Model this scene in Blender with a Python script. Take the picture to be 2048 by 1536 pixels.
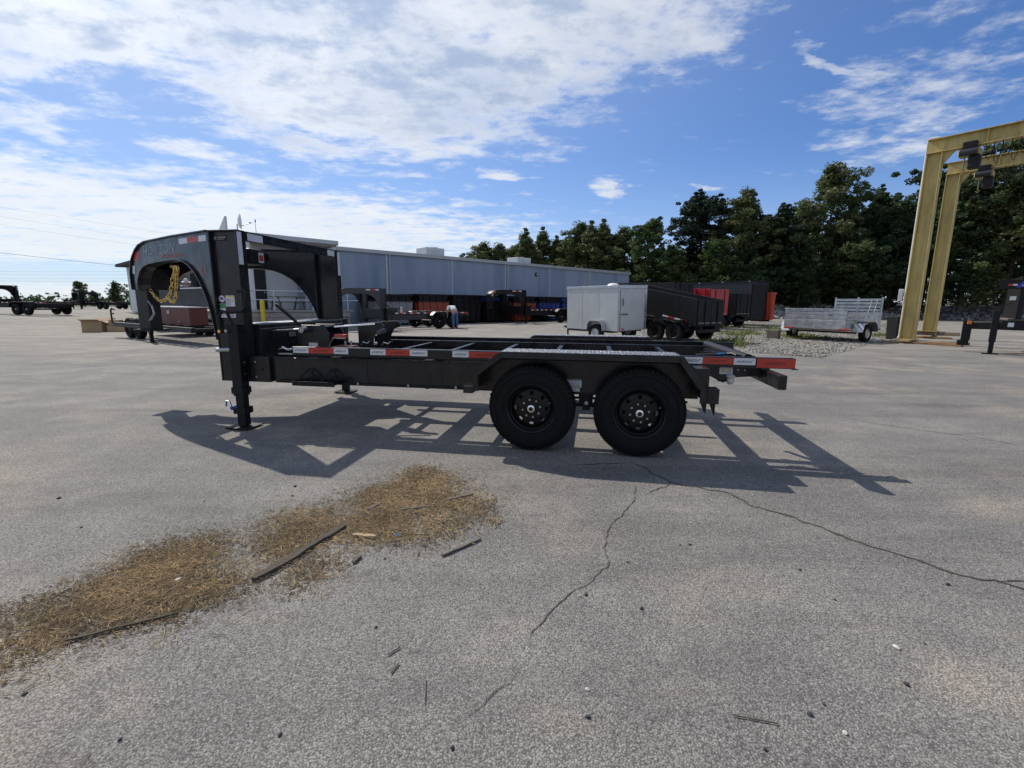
import bpy, bmesh, math, random
import numpy as np
from mathutils import Vector, Matrix
random.seed(7); rng = np.random.default_rng(7)
for o in list(bpy.data.objects): bpy.data.objects.remove(o)
S = bpy.context.scene
COL = S.collection
R = math.radians
# ------------------------------------------------------------------ camera
FPX, PITCH, ROLL, CAMH = 919.5, .1716, .0064, 1.3463      # measured for a 2048 px wide picture
cd = bpy.data.cameras.new('camera'); cam = bpy.data.objects.new('camera', cd); COL.objects.link(cam)
cd.sensor_width = 36; cd.lens = FPX / 2048 * 36; cd.clip_start = .05; cd.clip_end = 6000
fw = Vector((0, math.cos(PITCH), -math.sin(PITCH))); up0 = Vector((0, math.sin(PITCH), math.cos(PITCH))); rt0 = Vector((1, 0, 0))
rt = rt0 * math.cos(ROLL) + up0 * math.sin(ROLL); upv = up0 * math.cos(ROLL) - rt0 * math.sin(ROLL)
cam.matrix_world = Matrix(((rt.x, upv.x, -fw.x, 0), (rt.y, upv.y, -fw.y, 0), (rt.z, upv.z, -fw.z, CAMH), (0, 0, 0, 1)))
S.camera = cam
def ray(x, y): return rt * ((x - 1024) / FPX) - upv * ((y - 768) / FPX) + fw
def gp(x, y, z=0.0):                                       # a point of the lot measured in the photograph
    d = ray(x, y); t = (z - CAMH) / d.z
    return Vector((d.x * t, d.y * t, z))
# ------------------------------------------------------------------ sun, sky, exposure
SUN_EL, SUN_AZ = R(45), R(-43.5)                            # azimuth from +Y towards +X
sdir = Vector((math.sin(SUN_AZ) * math.cos(SUN_EL), math.cos(SUN_AZ) * math.cos(SUN_EL), math.sin(SUN_EL)))
sl = bpy.data.lights.new('sun', 'SUN'); sl.energy = 4.4; sl.angle = R(.53); sl.color = (1, .93, .82)
so = bpy.data.objects.new('sun', sl); COL.objects.link(so); so.rotation_euler = sdir.to_track_quat('Z', 'Y').to_euler(); so.location = (-30, 30, 40)
S.view_settings.view_transform = 'Standard'; S.view_settings.look = 'None'
S.view_settings.exposure = 0.1; S.view_settings.gamma = 1; S.view_settings.use_curve_mapping = False
wd = bpy.data.worlds.new('World'); S.world = wd; wd.use_nodes = True
nt = wd.node_tree; nt.nodes.clear(); N = nt.nodes; L = nt.links
def nn(tp, **k):
    n = N.new(tp)
    for a, b in k.items(): setattr(n, a, b)
    return n
def vm(op, a, b=None):
    n = nn('ShaderNodeVectorMath', operation=op)
    for i, s in enumerate((a, b)):
        if s is None: continue
        if hasattr(s, 'is_linked'): L.new(s, n.inputs[i])
        else: n.inputs[i].default_value = s
    return n.outputs['Value'] if op in ('DOT_PRODUCT', 'LENGTH') else n.outputs['Vector']
def fm(op, a, b=None, c=None, clamp=False):
    n = nn('ShaderNodeMath', operation=op); n.use_clamp = clamp
    for i, s in enumerate((a, b, c)):
        if s is None: continue
        if hasattr(s, 'is_linked'): L.new(s, n.inputs[i])
        else: n.inputs[i].default_value = s
    return n.outputs[0]
def ss(v, lo, hi):
    n = nn('ShaderNodeMapRange', interpolation_type='SMOOTHSTEP')
    L.new(v, n.inputs[0]); n.inputs[1].default_value = lo; n.inputs[2].default_value = hi; return n.outputs[0]
def mixc(f, a, b):
    n = nn('ShaderNodeMix', data_type='RGBA'); L.new(f, n.inputs[0])
    for i, s in ((6, a), (7, b)):
        if hasattr(s, 'is_linked'): L.new(s, n.inputs[i])
        else: n.inputs[i].default_value = (*s, 1)
    return n.outputs[2]
sky = nn('ShaderNodeTexSky', sky_type='NISHITA'); sky.sun_disc = False
sky.sun_elevation = SUN_EL; sky.sun_rotation = SUN_AZ; sky.air_density = 1.0; sky.dust_density = .15; sky.ozone_density = 4.5
tc = nn('ShaderNodeTexCoord')
dirv = tc.outputs['Generated']
sep = nn('ShaderNodeSeparateXYZ'); L.new(dirv, sep.inputs[0])
zz = fm('ADD', fm('MAXIMUM', sep.outputs[2], 0.0), .07)
cmb = nn('ShaderNodeCombineXYZ'); L.new(fm('DIVIDE', sep.outputs[0], zz), cmb.inputs[0]); L.new(fm('DIVIDE', sep.outputs[1], zz), cmb.inputs[1])
pl = cmb.outputs[0]                                          # the cloud layer seen as a plane overhead
nz1 = nn('ShaderNodeTexNoise'); nz1.inputs['Scale'].default_value = 1.1; nz1.inputs['Detail'].default_value = 12; nz1.inputs['Roughness'].default_value = .62; nz1.inputs['Distortion'].default_value = .5
L.new(vm('ADD', pl, (3.1, 7.7, 0)), nz1.inputs['Vector'])
nz2 = nn('ShaderNodeTexNoise'); nz2.inputs['Scale'].default_value = 3.2; nz2.inputs['Detail'].default_value = 9; nz2.inputs['Roughness'].default_value = .6
L.new(vm('MULTIPLY', pl, (1, 1.6, 1)), nz2.inputs['Vector'])
nz3 = nn('ShaderNodeTexNoise'); nz3.inputs['Scale'].default_value = 7.5; nz3.inputs['Detail'].default_value = 8; nz3.inputs['Roughness'].default_value = .7
L.new(pl, nz3.inputs['Vector'])
warp = vm('ADD', pl, vm('MULTIPLY', vm('SUBTRACT', nz1.outputs['Color'], (.5, .5, .5)), (.9, .9, 0)))
def pp(x, y):
    d = ray(x, y).normalized(); q = max(d.z, 0) + .07
    return np.array([d.x / q, d.y / q])
BL = [  # centre, end of one half axis, end of the other (points of the photograph), weight
    ((760, 60), (1450, 20), (840, 330), 1.0), ((150, -60), (-700, -60), (330, 150), .95), ((1250, -60), (1560, 0), (1200, 170), .9),
    ((330, 470), (1060, 500), (300, 325), .92), ((-100, 400), (420, 430), (-100, 270), .92), ((-300, 230), (180, 250), (-300, 130), .7),
    ((420, 305), (540, 335), (430, 270), .55), ((110, 265), (190, 290), (110, 240), .6),
    ((1212, 375), (1275, 385), (1212, 345), .78), ((985, 350), (1035, 362), (985, 330), .6),
    ((1820, 230), (2200, 80), (1850, 330), .44), ((1730, 115), (1830, 150), (1720, 85), .62), ((2150, 330), (2400, 250), (2100, 290), .5),
    ((150, 590), (1200, 600), (150, 560), .7), ((1400, 375), (1440, 378), (1400, 367), .55)]
mask = None
for c, e1, e2, w in BL:
    c0 = pp(*c); M2 = np.linalg.inv(np.stack([pp(*e1) - c0, pp(*e2) - c0], 1))
    q = vm('SUBTRACT', warp, (float(c0[0]), float(c0[1]), 0))
    a = vm('DOT_PRODUCT', q, (float(M2[0, 0]), float(M2[0, 1]), 0)); b = vm('DOT_PRODUCT', q, (float(M2[1, 0]), float(M2[1, 1]), 0))
    r2 = fm('ADD', fm('MULTIPLY', a, a), fm('MULTIPLY', b, b))
    v = fm('MULTIPLY', fm('SUBTRACT', 1.0, ss(fm('SQRT', r2), .45, 1.35)), w)
    mask = v if mask is None else fm('MAXIMUM', mask, v)
behind = fm('MULTIPLY', ss(fm('MULTIPLY', sep.outputs[1], -1.0), -.25, .3), .62)   # unseen cloud added behind the camera, its cover raised for fill light
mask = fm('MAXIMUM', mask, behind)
nmix = fm('ADD', fm('MULTIPLY', nz2.outputs['Fac'], .62), fm('MULTIPLY', nz3.outputs['Fac'], .38))
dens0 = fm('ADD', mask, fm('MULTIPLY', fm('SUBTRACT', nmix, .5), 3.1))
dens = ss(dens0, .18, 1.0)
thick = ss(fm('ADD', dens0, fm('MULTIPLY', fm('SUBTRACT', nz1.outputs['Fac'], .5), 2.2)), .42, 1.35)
sund = fm('MAXIMUM', vm('DOT_PRODUCT', dirv, tuple(sdir)), 0.0)
glow = fm('POWER', sund, 6.0)
thick = fm('MULTIPLY', thick, fm('ADD', .15, fm('MULTIPLY', ss(sep.outputs[2], .14, .42), .85)))
ccol = mixc(thick, (9.2, 9.4, 9.6), (4.1, 5.05, 6.8))
cc2 = vm('SCALE', ccol); 
scl = cc2.node; L.new(fm('ADD', .92, fm('MULTIPLY', glow, .35)), scl.inputs['Scale'])
haze = fm('POWER', fm('SUBTRACT', 1.0, fm('MINIMUM', fm('MULTIPLY', fm('ABSOLUTE', sep.outputs[2]), 3.2), 1.0)), 2.2)
skyb = mixc(fm('MULTIPLY', fm('POWER', sund, 2.5), .55), vm('MULTIPLY', sky.outputs[0], (.63, .85, 1.18)), (5.6, 6.9, 8.6))
skyh = mixc(fm('MULTIPLY', haze, .85), skyb, (7.0, 7.9, 8.9))
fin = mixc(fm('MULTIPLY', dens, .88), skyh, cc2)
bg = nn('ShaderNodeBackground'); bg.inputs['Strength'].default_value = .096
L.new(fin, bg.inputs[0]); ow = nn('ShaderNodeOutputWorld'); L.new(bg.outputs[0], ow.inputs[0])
try:
    wd.cycles.sampling_method = 'MANUAL'; wd.cycles.sample_map_resolution = 1024
except Exception: pass

# ------------------------------------------------------------------ materials
MATS = {}
def mat(name, col, rough=.5, metal=0., var=.12, scale=6., bump=0., bscale=60., coat=0., spec=.5, col2=None, c2lo=.55, c2hi=.7, aniso=None, rvar=.15):
    if name in MATS: return MATS[name]
    m = bpy.data.materials.new(name); m.use_nodes = True; t = m.node_tree; n = t.nodes; l = t.links
    b = n['Principled BSDF']; b.inputs['Metallic'].default_value = metal; b.inputs['Specular IOR Level'].default_value = spec
    if coat: b.inputs['Coat Weight'].default_value = coat; b.inputs['Coat Roughness'].default_value = .08
    tcn = n.new('ShaderNodeTexCoord'); vec = tcn.outputs['Object']
    if aniso:
        mp = n.new('ShaderNodeMapping'); mp.inputs['Scale'].default_value = aniso; l.new(vec, mp.inputs[0]); vec = mp.outputs[0]
    nz = n.new('ShaderNodeTexNoise'); nz.inputs['Scale'].default_value = scale; nz.inputs['Detail'].default_value = 6; l.new(vec, nz.inputs['Vector'])
    rp = n.new('ShaderNodeMapRange'); rp.inputs[1].default_value = .3; rp.inputs[2].default_value = .7; rp.inputs[3].default_value = 1 - var; rp.inputs[4].default_value = 1 + var
    l.new(nz.outputs['Fac'], rp.inputs[0])
    mx = n.new('ShaderNodeVectorMath'); mx.operation = 'SCALE'; mx.inputs[0].default_value = col; l.new(rp.outputs[0], mx.inputs['Scale']); out = mx.outputs[0]
    if col2:
        nb = n.new('ShaderNodeTexNoise'); nb.inputs['Scale'].default_value = scale * .35; nb.inputs['Detail'].default_value = 8; nb.inputs['Roughness'].default_value = .65; l.new(vec, nb.inputs['Vector'])
        rb = n.new('ShaderNodeMapRange'); rb.inputs[1].default_value = c2lo; rb.inputs[2].default_value = c2hi; l.new(nb.outputs['Fac'], rb.inputs[0])
        mm = n.new('ShaderNodeMix'); mm.data_type = 'RGBA'; l.new(rb.outputs[0], mm.inputs[0]); l.new(out, mm.inputs[6]); mm.inputs[7].default_value = (*col2, 1); out = mm.outputs[2]
    l.new(out, b.inputs['Base Color'])
    rr = n.new('ShaderNodeMapRange'); rr.inputs[1].default_value = .3; rr.inputs[2].default_value = .7; rr.inputs[3].default_value = max(0, rough * (1 - rvar)); rr.inputs[4].default_value = min(1, rough * (1 + rvar))
    l.new(nz.outputs['Fac'], rr.inputs[0]); l.new(rr.outputs[0], b.inputs['Roughness'])
    if bump:
        n3 = n.new('ShaderNodeTexNoise'); n3.inputs['Scale'].default_value = bscale; n3.inputs['Detail'].default_value = 4; l.new(vec, n3.inputs['Vector'])
        bp = n.new('ShaderNodeBump'); bp.inputs['Strength'].default_value = bump; bp.inputs['Distance'].default_value = .01; l.new(n3.outputs['Fac'], bp.inputs['Height']); l.new(bp.outputs[0], b.inputs['Normal'])
    MATS[name] = m; return m
mat('charcoal', (.0140, .0137, .0160), .28, 0, .2, 7, coat=.12, spec=.34, col2=(.021, .0195, .018), c2lo=.56, c2hi=.78, rvar=.4)
mat('black_paint', (.0055, .0055, .0068), .5, 0, .2, 6, spec=.28)
mat('black_matte', (.006, .006, .007), .75, 0, .2, 8)
mat('grey_paint', (.020, .021, .026), .42, .1, .12, 4, coat=.2)
mat('rubber', (.0055, .0055, .0062), .8, 0, .3, 14, bump=.25, bscale=90, spec=.25, col2=(.010, .0096, .009), c2lo=.58, c2hi=.78)
mat('rim_black', (.0045, .0045, .005), .42, 0, .15, 12, spec=.3)
mat('chrome', (.75, .76, .78), .18, 1, .08, 12)
mat('zinc', (.36, .37, .38), .4, 1, .15, 20)
mat('gold_zinc', (.75, .52, .16), .33, 1, .2, 30)
mat('sticker_white', (.62, .63, .66), .4, 0, .05, 8)
mat('sticker_red', (.44, .035, .016), .4, 0, .08, 8)
mat('ink_dark', (.012, .012, .02), .5, 0, .1, 8)
mat('ink_red', (.09, .012, .01), .5, 0, .1, 8)
mat('ink_grey', (.17, .18, .19), .35, .3, .1, 8)
mat('ink_bright_red', (.40, .05, .045), .45, 0, .1, 8)
mat('sticker_green', (.04, .25, .09), .45, 0, .1, 8)
mat('sticker_yellow', (.65, .52, .08), .45, 0, .1, 8)
mat('sticker_purple', (.12, .07, .25), .45, 0, .1, 8)
mat('blue_ink', (.02, .05, .35), .45, 0, .1, 8)
mat('rust_red', (.12, .026, .018), .55, 0, .2, 5, col2=(.12, .035, .025))
mat('tread_plate', (.21, .22, .24), .40, .8, .15, 30, bump=.7, bscale=150)
mat('bin_orange', (.27, .05, .022), .5, 0, .15, 3, col2=(.28, .06, .03))
mat('bin_grey', (.22, .225, .24), .5, 0, .15, 3)
mat('bin_blue', (.016, .04, .20), .45, 0, .15, 3)
mat('bin_green', (.03, .17, .04), .45, 0, .15, 3)
mat('dump_red', (.38, .02, .025), .4, 0, .1, 3, coat=.3)
mat('orange_red', (.50, .07, .03), .5, 0, .15, 4)
mat('aluminium', (.50, .51, .53), .38, .9, .12, 7, col2=(.38, .39, .40))
mat('silver_skin', (.50, .505, .505), .42, .25, .06, 2.5, col2=(.41, .415, .415), c2lo=.5, c2hi=.75)
mat('white_plastic', (.75, .76, .76), .4, 0, .05, 4)
mat('crane_yellow', (.49, .385, .135), .6, 0, .16, 3, col2=(.30, .21, .085), c2lo=.5, c2hi=.72, aniso=(2.5, 2.5, .5))
mat('safety_yellow', (.75, .52, .03), .5, 0, .12, 8, col2=(.45, .32, .06), c2lo=.55, c2hi=.72)
mat('wall_metal', (.27, .33, .42), .5, .1, .07, .8, col2=(.17, .23, .33), c2lo=.44, c2hi=.70, aniso=(2.2, 2.2, .35))
mat('wall_white', (.55, .57, .59), .55, 0, .07, 1.2, col2=(.45, .46, .48))
mat('wall_trim', (.44, .47, .50), .45, .2, .1, 2)
mat('roof_metal', (.42, .43, .44), .45, .4, .1, 1.5)
mat('soffit', (.36, .33, .28), .7, 0, .1, 2)
mat('steel_white', (.62, .64, .66), .45, 0, .08, 4)
mat('door_dark', (.008, .008, .009), .6, 0, .1, 3)
mat('concrete', (.36, .34, .30), .85, 0, .15, 2.5, bump=.3, bscale=40, col2=(.22, .21, .19), c2lo=.5, c2hi=.7)
mat('hvac', (.55, .56, .56), .5, .2, .1, 3)
mat('wood_grey', (.16, .135, .105), .85, 0, .3, 9, bump=.8, bscale=40, aniso=(1, 12, 12), col2=(.07, .058, .045), c2lo=.45, c2hi=.65)
mat('wood_dark', (.085, .068, .05), .85, 0, .3, 9, bump=.8, bscale=40, aniso=(1, 12, 12), col2=(.04, .033, .026), c2lo=.45, c2hi=.65)
mat('wood_pale', (.36, .27, .16), .8, 0, .25, 9, bump=.5, bscale=40, aniso=(1, 9, 9))
mat('wood_rust', (.27, .16, .08), .85, 0, .3, 7, bump=.5, bscale=40)
mat('cardboard', (.36, .25, .145), .85, 0, .1, 5)
mat('stone_dark', (.035, .036, .04), .8, 0, .3, 30, bump=.4)
mat('stone_pale', (.5, .49, .46), .8, 0, .2, 30, bump=.4)
mat('bark', (.09, .07, .05), .9, 0, .3, 6, bump=.8, bscale=20)
mat('skin', (.42, .24, .17), .6, 0, .05, 8)
mat('hair_white', (.6, .58, .55), .8, 0, .1, 30)
mat('hair_dark', (.03, .022, .018), .7, 0, .1, 30)
mat('tshirt_white', (.72, .73, .76), .85, 0, .04, 6)
mat('shirt_dark', (.09, .09, .11), .85, 0, .1, 6)
mat('jeans', (.055, .10, .20), .85, 0, .15, 10)
mat('shoe', (.03, .027, .025), .6, 0, .1, 10)
mat('red_plastic', (.5, .05, .04), .4, 0, .1, 8)
mat('amber', (.7, .18, .02), .3, 0, .1, 8)
mat('pink_bottle', (.75, .45, .42), .4, 0, .1, 8)
mat('plastic_clear', (.55, .55, .55), .15, 0, .1, 12)
mat('blue_shade', (.05, .2, .5), .4, 0, .1, 12)

# ------------------------------------------------------------------ mesh helpers
class MB:
    def __init__(s): s.v = []; s.f = []
    def add(s, vs, fs):
        k = len(s.v); s.v += [tuple(map(float, q)) for q in vs]; s.f += [tuple(i + k for i in f) for f in fs]; return s
    def box(s, x0, x1, y0, y1, z0, z1):
        return s.add([(x0, y0, z0), (x1, y0, z0), (x1, y1, z0), (x0, y1, z0), (x0, y0, z1), (x1, y0, z1), (x1, y1, z1), (x0, y1, z1)],
                     [(3, 2, 1, 0), (4, 5, 6, 7), (0, 1, 5, 4), (1, 2, 6, 5), (2, 3, 7, 6), (3, 0, 4, 7)])
    def beam(s, p0, p1, w, h, up=(0, 0, 1)):               # rectangular bar between two points
        p0 = Vector(p0); p1 = Vector(p1); d = (p1 - p0).normalized(); u = Vector(up); a = d.cross(u)
        if a.length < 1e-4: a = d.cross(Vector((1, 0, 0)))
        a.normalize(); u = a.cross(d); a *= w / 2; u *= h / 2
        c = [p0 - a - u, p0 + a - u, p0 + a + u, p0 - a + u, p1 - a - u, p1 + a - u, p1 + a + u, p1 - a + u]
        return s.add(c, [(0, 1, 2, 3), (7, 6, 5, 4), (1, 0, 4, 5), (2, 1, 5, 6), (3, 2, 6, 7), (0, 3, 7, 4)])
    def prism(s, poly, o, e1, e2, e3, d0, d1):             # polygon in (e1,e2), extruded along e3
        o = Vector(o); e1 = Vector(e1); e2 = Vector(e2); e3 = Vector(e3); n = len(poly)
        a = [o + e1 * p + e2 * q + e3 * d0 for p, q in poly]; b = [o + e1 * p + e2 * q + e3 * d1 for p, q in poly]
        return s.add(a + b, [tuple(range(n - 1, -1, -1)), tuple(range(n, 2 * n))] + [(i, (i + 1) % n, n + (i + 1) % n, n + i) for i in range(n)])
    def xz(s, poly, y0, y1): return s.prism(poly, (0, 0, 0), (1, 0, 0), (0, 0, 1), (0, 1, 0), y0, y1)
    def yz(s, poly, x0, x1): return s.prism(poly, (0, 0, 0), (0, 1, 0), (0, 0, 1), (1, 0, 0), x0, x1)
    def xy(s, poly, z0, z1): return s.prism(poly, (0, 0, 0), (1, 0, 0), (0, 1, 0), (0, 0, 1), z0, z1)
    def tube(s, p0, p1, r0, r1=None, n=12):
        r1 = r0 if r1 is None else r1; p0 = Vector(p0); p1 = Vector(p1); d = (p1 - p0).normalized()
        a = d.orthogonal().normalized(); b = d.cross(a); vs = []
        for p, r in ((p0, r0), (p1, r1)):
            vs += [p + (a * math.cos(t) + b * math.sin(t)) * r for t in (2 * math.pi * i / n for i in range(n))]
        return s.add(vs, [(i, (i + 1) % n, n + (i + 1) % n, n + i) for i in range(n)] + [tuple(range(n - 1, -1, -1)), tuple(range(n, 2 * n))])
    def path(s, pts, r, n=8, closed=False):
        pts = [Vector(p) for p in pts]; m = len(pts); rs = r if isinstance(r, (list, tuple)) else [r] * m; vs = []; a = None
        for i, p in enumerate(pts):
            if closed: d = pts[(i + 1) % m] - pts[i - 1]
            else: d = pts[min(i + 1, m - 1)] - pts[max(i - 1, 0)]
            d.normalize()
            a = d.orthogonal().normalized() if a is None else (a - d * a.dot(d)).normalized()
            b = d.cross(a)
            vs += [p + (a * math.cos(2 * math.pi * k / n) + b * math.sin(2 * math.pi * k / n)) * rs[i] for k in range(n)]
        fs = []
        for i in range(m if closed else m - 1):
            j = (i + 1) % m
            fs += [(i * n + k, i * n + (k + 1) % n, j * n + (k + 1) % n, j * n + k) for k in range(n)]
        if not closed: fs += [tuple(range(n - 1, -1, -1)), tuple((m - 1) * n + k for k in range(n))]
        return s.add(vs, fs)
    def lathe(s, prof, o=(0, 0, 0), axis='y', n=32, a0=0., a1=2 * math.pi):
        full = abs(a1 - a0 - 2 * math.pi) < 1e-6; m = n if full else n + 1; vs = []
        for r, h in prof:
            for i in range(m):
                t = a0 + (a1 - a0) * i / n; c, q = r * math.cos(t), r * math.sin(t)
                vs.append({'y': (o[0] + c, o[1] + h, o[2] + q), 'z': (o[0] + c, o[1] + q, o[2] + h), 'x': (o[0] + h, o[1] + c, o[2] + q)}[axis])
        fs = []
        for j in range(len(prof) - 1):
            for i in range(n):
                k = (i + 1) % m if full else i + 1
                fs.append((j * m + i, (j + 1) * m + i, (j + 1) * m + k, j * m + k) if axis == 'y' else (j * m + i, j * m + k, (j + 1) * m + k, (j + 1) * m + i))
        return s.add(vs, fs)
    def ribbon(s, poly, o, e1, e2, e3, d0, d1, th, closed=False):   # flange: a strip of thickness th following a polyline
        m = len(poly); inner = []
        for i in range(m):
            a = np.array(poly[max(i - 1, 0)]); b = np.array(poly[min(i + 1, m - 1)]); t = (b - a) / np.linalg.norm(b - a)
            inner.append((poly[i][0] - t[1] * th, poly[i][1] + t[0] * th))
        for i in range(m - 1):
            s.prism([poly[i], poly[i + 1], inner[i + 1], inner[i]], o, e1, e2, e3, d0, d1)
        return s
    def build(s, name, material, parent=None, bevel=0., smooth=False, recalc=True):
        me = bpy.data.meshes.new(name); me.from_pydata(s.v, [], s.f)
        if recalc:
            b = bmesh.new(); b.from_mesh(me); bmesh.ops.recalc_face_normals(b, faces=b.faces); b.to_mesh(me); b.free()
        me.materials.append(MATS[material] if isinstance(material, str) else material)
        if smooth: me.polygons.foreach_set('use_smooth', [True] * len(me.polygons)); me.set_sharp_from_angle(angle=R(35))
        o = bpy.data.objects.new(name, me); COL.objects.link(o); o.parent = parent
        if bevel:
            bv = o.modifiers.new('bevel', 'BEVEL'); bv.width = bevel; bv.segments = 2; bv.limit_method = 'ANGLE'; bv.angle_limit = R(40)
        return o
def tag(o, label=None, cat=None, group=None, kind=None):
    for k, v in (('label', label), ('category', cat), ('group', group), ('kind', kind)):
        if v: o[k] = v
    return o
def empty(name, loc, rz=0., label=None, cat=None, group=None, rx=0., ry=0.):
    o = bpy.data.objects.new(name, None); COL.objects.link(o); o.location = loc; o.rotation_euler = (rx, ry, rz); o.empty_display_size = .2
    return tag(o, label, cat, group)
def copy_tree(o, parent=None, keep=None, remap=None):
    if keep is not None and parent is not None and o.name.split('.')[0] not in keep: return None
    c = o.copy(); COL.objects.link(c); c.parent = parent
    if remap and c.type == 'MESH':
        for sl_ in c.material_slots:
            if sl_.material and sl_.material.name in remap:
                mm = MATS[remap[sl_.material.name]]; sl_.link = 'OBJECT'; sl_.material = mm
    for ch in o.children: copy_tree(ch, c, keep, remap)
    return c
TXT = {}
def glyphs(body, shear=0.):
    if (body, shear) in TXT: return TXT[(body, shear)]
    cu = bpy.data.curves.new('lettering', 'FONT'); cu.body = body; cu.size = 1; cu.shear = shear; cu.resolution_u = 3; cu.offset = .012
    ob = bpy.data.objects.new('lettering', cu); COL.objects.link(ob); bpy.context.view_layer.update()
    dg = bpy.context.evaluated_depsgraph_get(); me = bpy.data.meshes.new_from_object(ob.evaluated_get(dg))
    vs = [tuple(v.co) for v in me.vertices]; fs = [tuple(p.vertices) for p in me.polygons]
    bpy.data.objects.remove(ob); bpy.data.curves.remove(cu); bpy.data.meshes.remove(me)
    TXT[(body, shear)] = (vs, fs); return vs, fs
def text(body, material, parent, o, e1, e2, width, height, shear=0., name='lettering'):
    vs, fs = glyphs(body, shear); a = np.array(vs); mn = a.min(0); sz = a.max(0) - mn
    o = Vector(o); e1 = Vector(e1); e2 = Vector(e2); m = MB()
    m.add([o + e1 * ((v[0] - mn[0]) / sz[0] * width) + e2 * ((v[1] - mn[1]) / sz[1] * height) for v in vs], fs)
    return m.build(name, material, parent, recalc=False)
def smoothstep(a, b, x):
    t = min(1, max(0, (x - a) / (b - a))); return t * t * (3 - 2 * t)
def terrain(x, y): return .42 * smoothstep(-22, -36, x) * smoothstep(8, 24, y)
# ------------------------------------------------------------------ the ground
def ground_material():
    m = bpy.data.materials.new('old_asphalt'); m.use_nodes = True; t = m.node_tree; n = t.nodes; l = t.links; b = n['Principled BSDF']
    tcn = n.new('ShaderNodeTexCoord'); P = tcn.outputs['Object']
    def noise(sc, det=6, ro=.6, vec=P):
        q = n.new('ShaderNodeTexNoise'); q.inputs['Scale'].default_value = sc; q.inputs['Detail'].default_value = det; q.inputs['Roughness'].default_value = ro; l.new(vec, q.inputs['Vector']); return q.outputs['Fac']
    def rng_(v, a, b_, c=0., d=1., sm=True):
        q = n.new('ShaderNodeMapRange'); q.interpolation_type = 'SMOOTHSTEP' if sm else 'LINEAR'; l.new(v, q.inputs[0])
        for i, x in enumerate((a, b_, c, d)): q.inputs[i + 1].default_value = x
        return q.outputs[0]
    def mx(f, a, b_, mode='MIX'):
        q = n.new('ShaderNodeMix'); q.data_type = 'RGBA'; q.blend_type = mode
        if hasattr(f, 'is_linked'): l.new(f, q.inputs[0])
        else: q.inputs[0].default_value = f
        for i, s in ((6, a), (7, b_)):
            if hasattr(s, 'is_linked'): l.new(s, q.inputs[i])
            else: q.inputs[i].default_value = (*s, 1)
        return q.outputs[2]
    def mt(op, a, b_):
        q = n.new('ShaderNodeMath'); q.operation = op
        for i, s in enumerate((a, b_)):
            if hasattr(s, 'is_linked'): l.new(s, q.inputs[i])
            else: q.inputs[i].default_value = s
        return q.outputs[0]
    sp = n.new('ShaderNodeSeparateXYZ'); l.new(P, sp.inputs[0])
    big = noise(.22, 8, .62); mid = noise(1.1, 8, .65); fine = noise(14, 5, .6)
    apron = rng_(mt('ADD', sp.outputs[1], mt('MULTIPLY', mt('SUBTRACT', noise(.35, 6, .6), .5), 9.)), 9.0, 17.0)   # smoother, paler concrete apron by the building
    asp = mx(rng_(mid, .35, .68), (.200, .192, .182), (.270, .257, .239))
    asp = mx(rng_(big, .52, .68), asp, (.300, .272, .238))
    con = mx(rng_(mid, .35, .7), (.235, .222, .198), (.285, .268, .236))
    con = mx(mt('MULTIPLY', rng_(noise(.5, 7, .7), .52, .72), .6), con, (.175, .168, .155))
    base = mx(apron, asp, con)
    # dust and old tyre stains
    base = mx(mt('MULTIPLY', rng_(noise(.55, 9, .72), .50, .66), .50), base, (.40, .338, .262))
    mp = n.new('ShaderNodeMapping'); mp.inputs['Rotation'].default_value = (0, 0, .5); mp.inputs['Scale'].default_value = (.12, 1.1, 1); l.new(P, mp.inputs[0])
    base = mx(mt('MULTIPLY', rng_(noise(1.0, 7, .7, mp.outputs[0]), .46, .64), .46), base, (.122, .117, .111))
    # aggregate: pale and dark stones set in the binder
    w1 = n.new('ShaderNodeTexVoronoi'); w1.inputs['Scale'].default_value = 175; w1.inputs['Randomness'].default_value = 1; l.new(P, w1.inputs['Vector'])
    w2 = n.new('ShaderNodeTexVoronoi'); w2.inputs['Scale'].default_value = 320; l.new(P, w2.inputs['Vector'])
    s1 = n.new('ShaderNodeSeparateColor'); l.new(w1.outputs['Color'], s1.inputs[0])
    s2 = n.new('ShaderNodeSeparateColor'); l.new(w2.outputs['Color'], s2.inputs[0])
    val = rng_(s1.outputs[0], 0, 1, .66, 1.34, False)
    val2 = rng_(s2.outputs[1], 0, 1, .8, 1.2, False)
    gap = rng_(w1.outputs['Distance'], .35, .75, 1.0, .5)
    pale = rng_(s1.outputs[1], .9, .93, 0, 1)
    sc = mt('MULTIPLY', mt('MULTIPLY', val, val2), gap)
    amt = rng_(apron, 0, 1, 1., .35)
    scl_ = n.new('ShaderNodeMix'); scl_.data_type = 'FLOAT'; l.new(amt, scl_.inputs[0]); scl_.inputs[2].default_value = 1.; l.new(sc, scl_.inputs[3])
    vs = n.new('ShaderNodeVectorMath'); vs.operation = 'SCALE'; l.new(base, vs.inputs[0]); l.new(scl_.outputs[0], vs.inputs['Scale'])
    colr = mx(mt('MULTIPLY', mt('MULTIPLY', pale, amt), .42), vs.outputs[0], (.46, .44, .41))
    mp2 = n.new('ShaderNodeMapping'); mp2.inputs['Rotation'].default_value = (0, 0, -.9); mp2.inputs['Scale'].default_value = (.5, 1.6, 1); mp2.inputs['Location'].default_value = (3.3, 1.7, 0); l.new(P, mp2.inputs[0])
    colr = mx(mt('MULTIPLY', rng_(noise(.9, 9, .72, mp2.outputs[0]), .5, .66), .34), colr, (.085, .083, .082))
    colr = mx(mt('MULTIPLY', rng_(noise(26, 4, .7), .62, .72), .35), colr, (.07, .068, .066))
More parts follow.
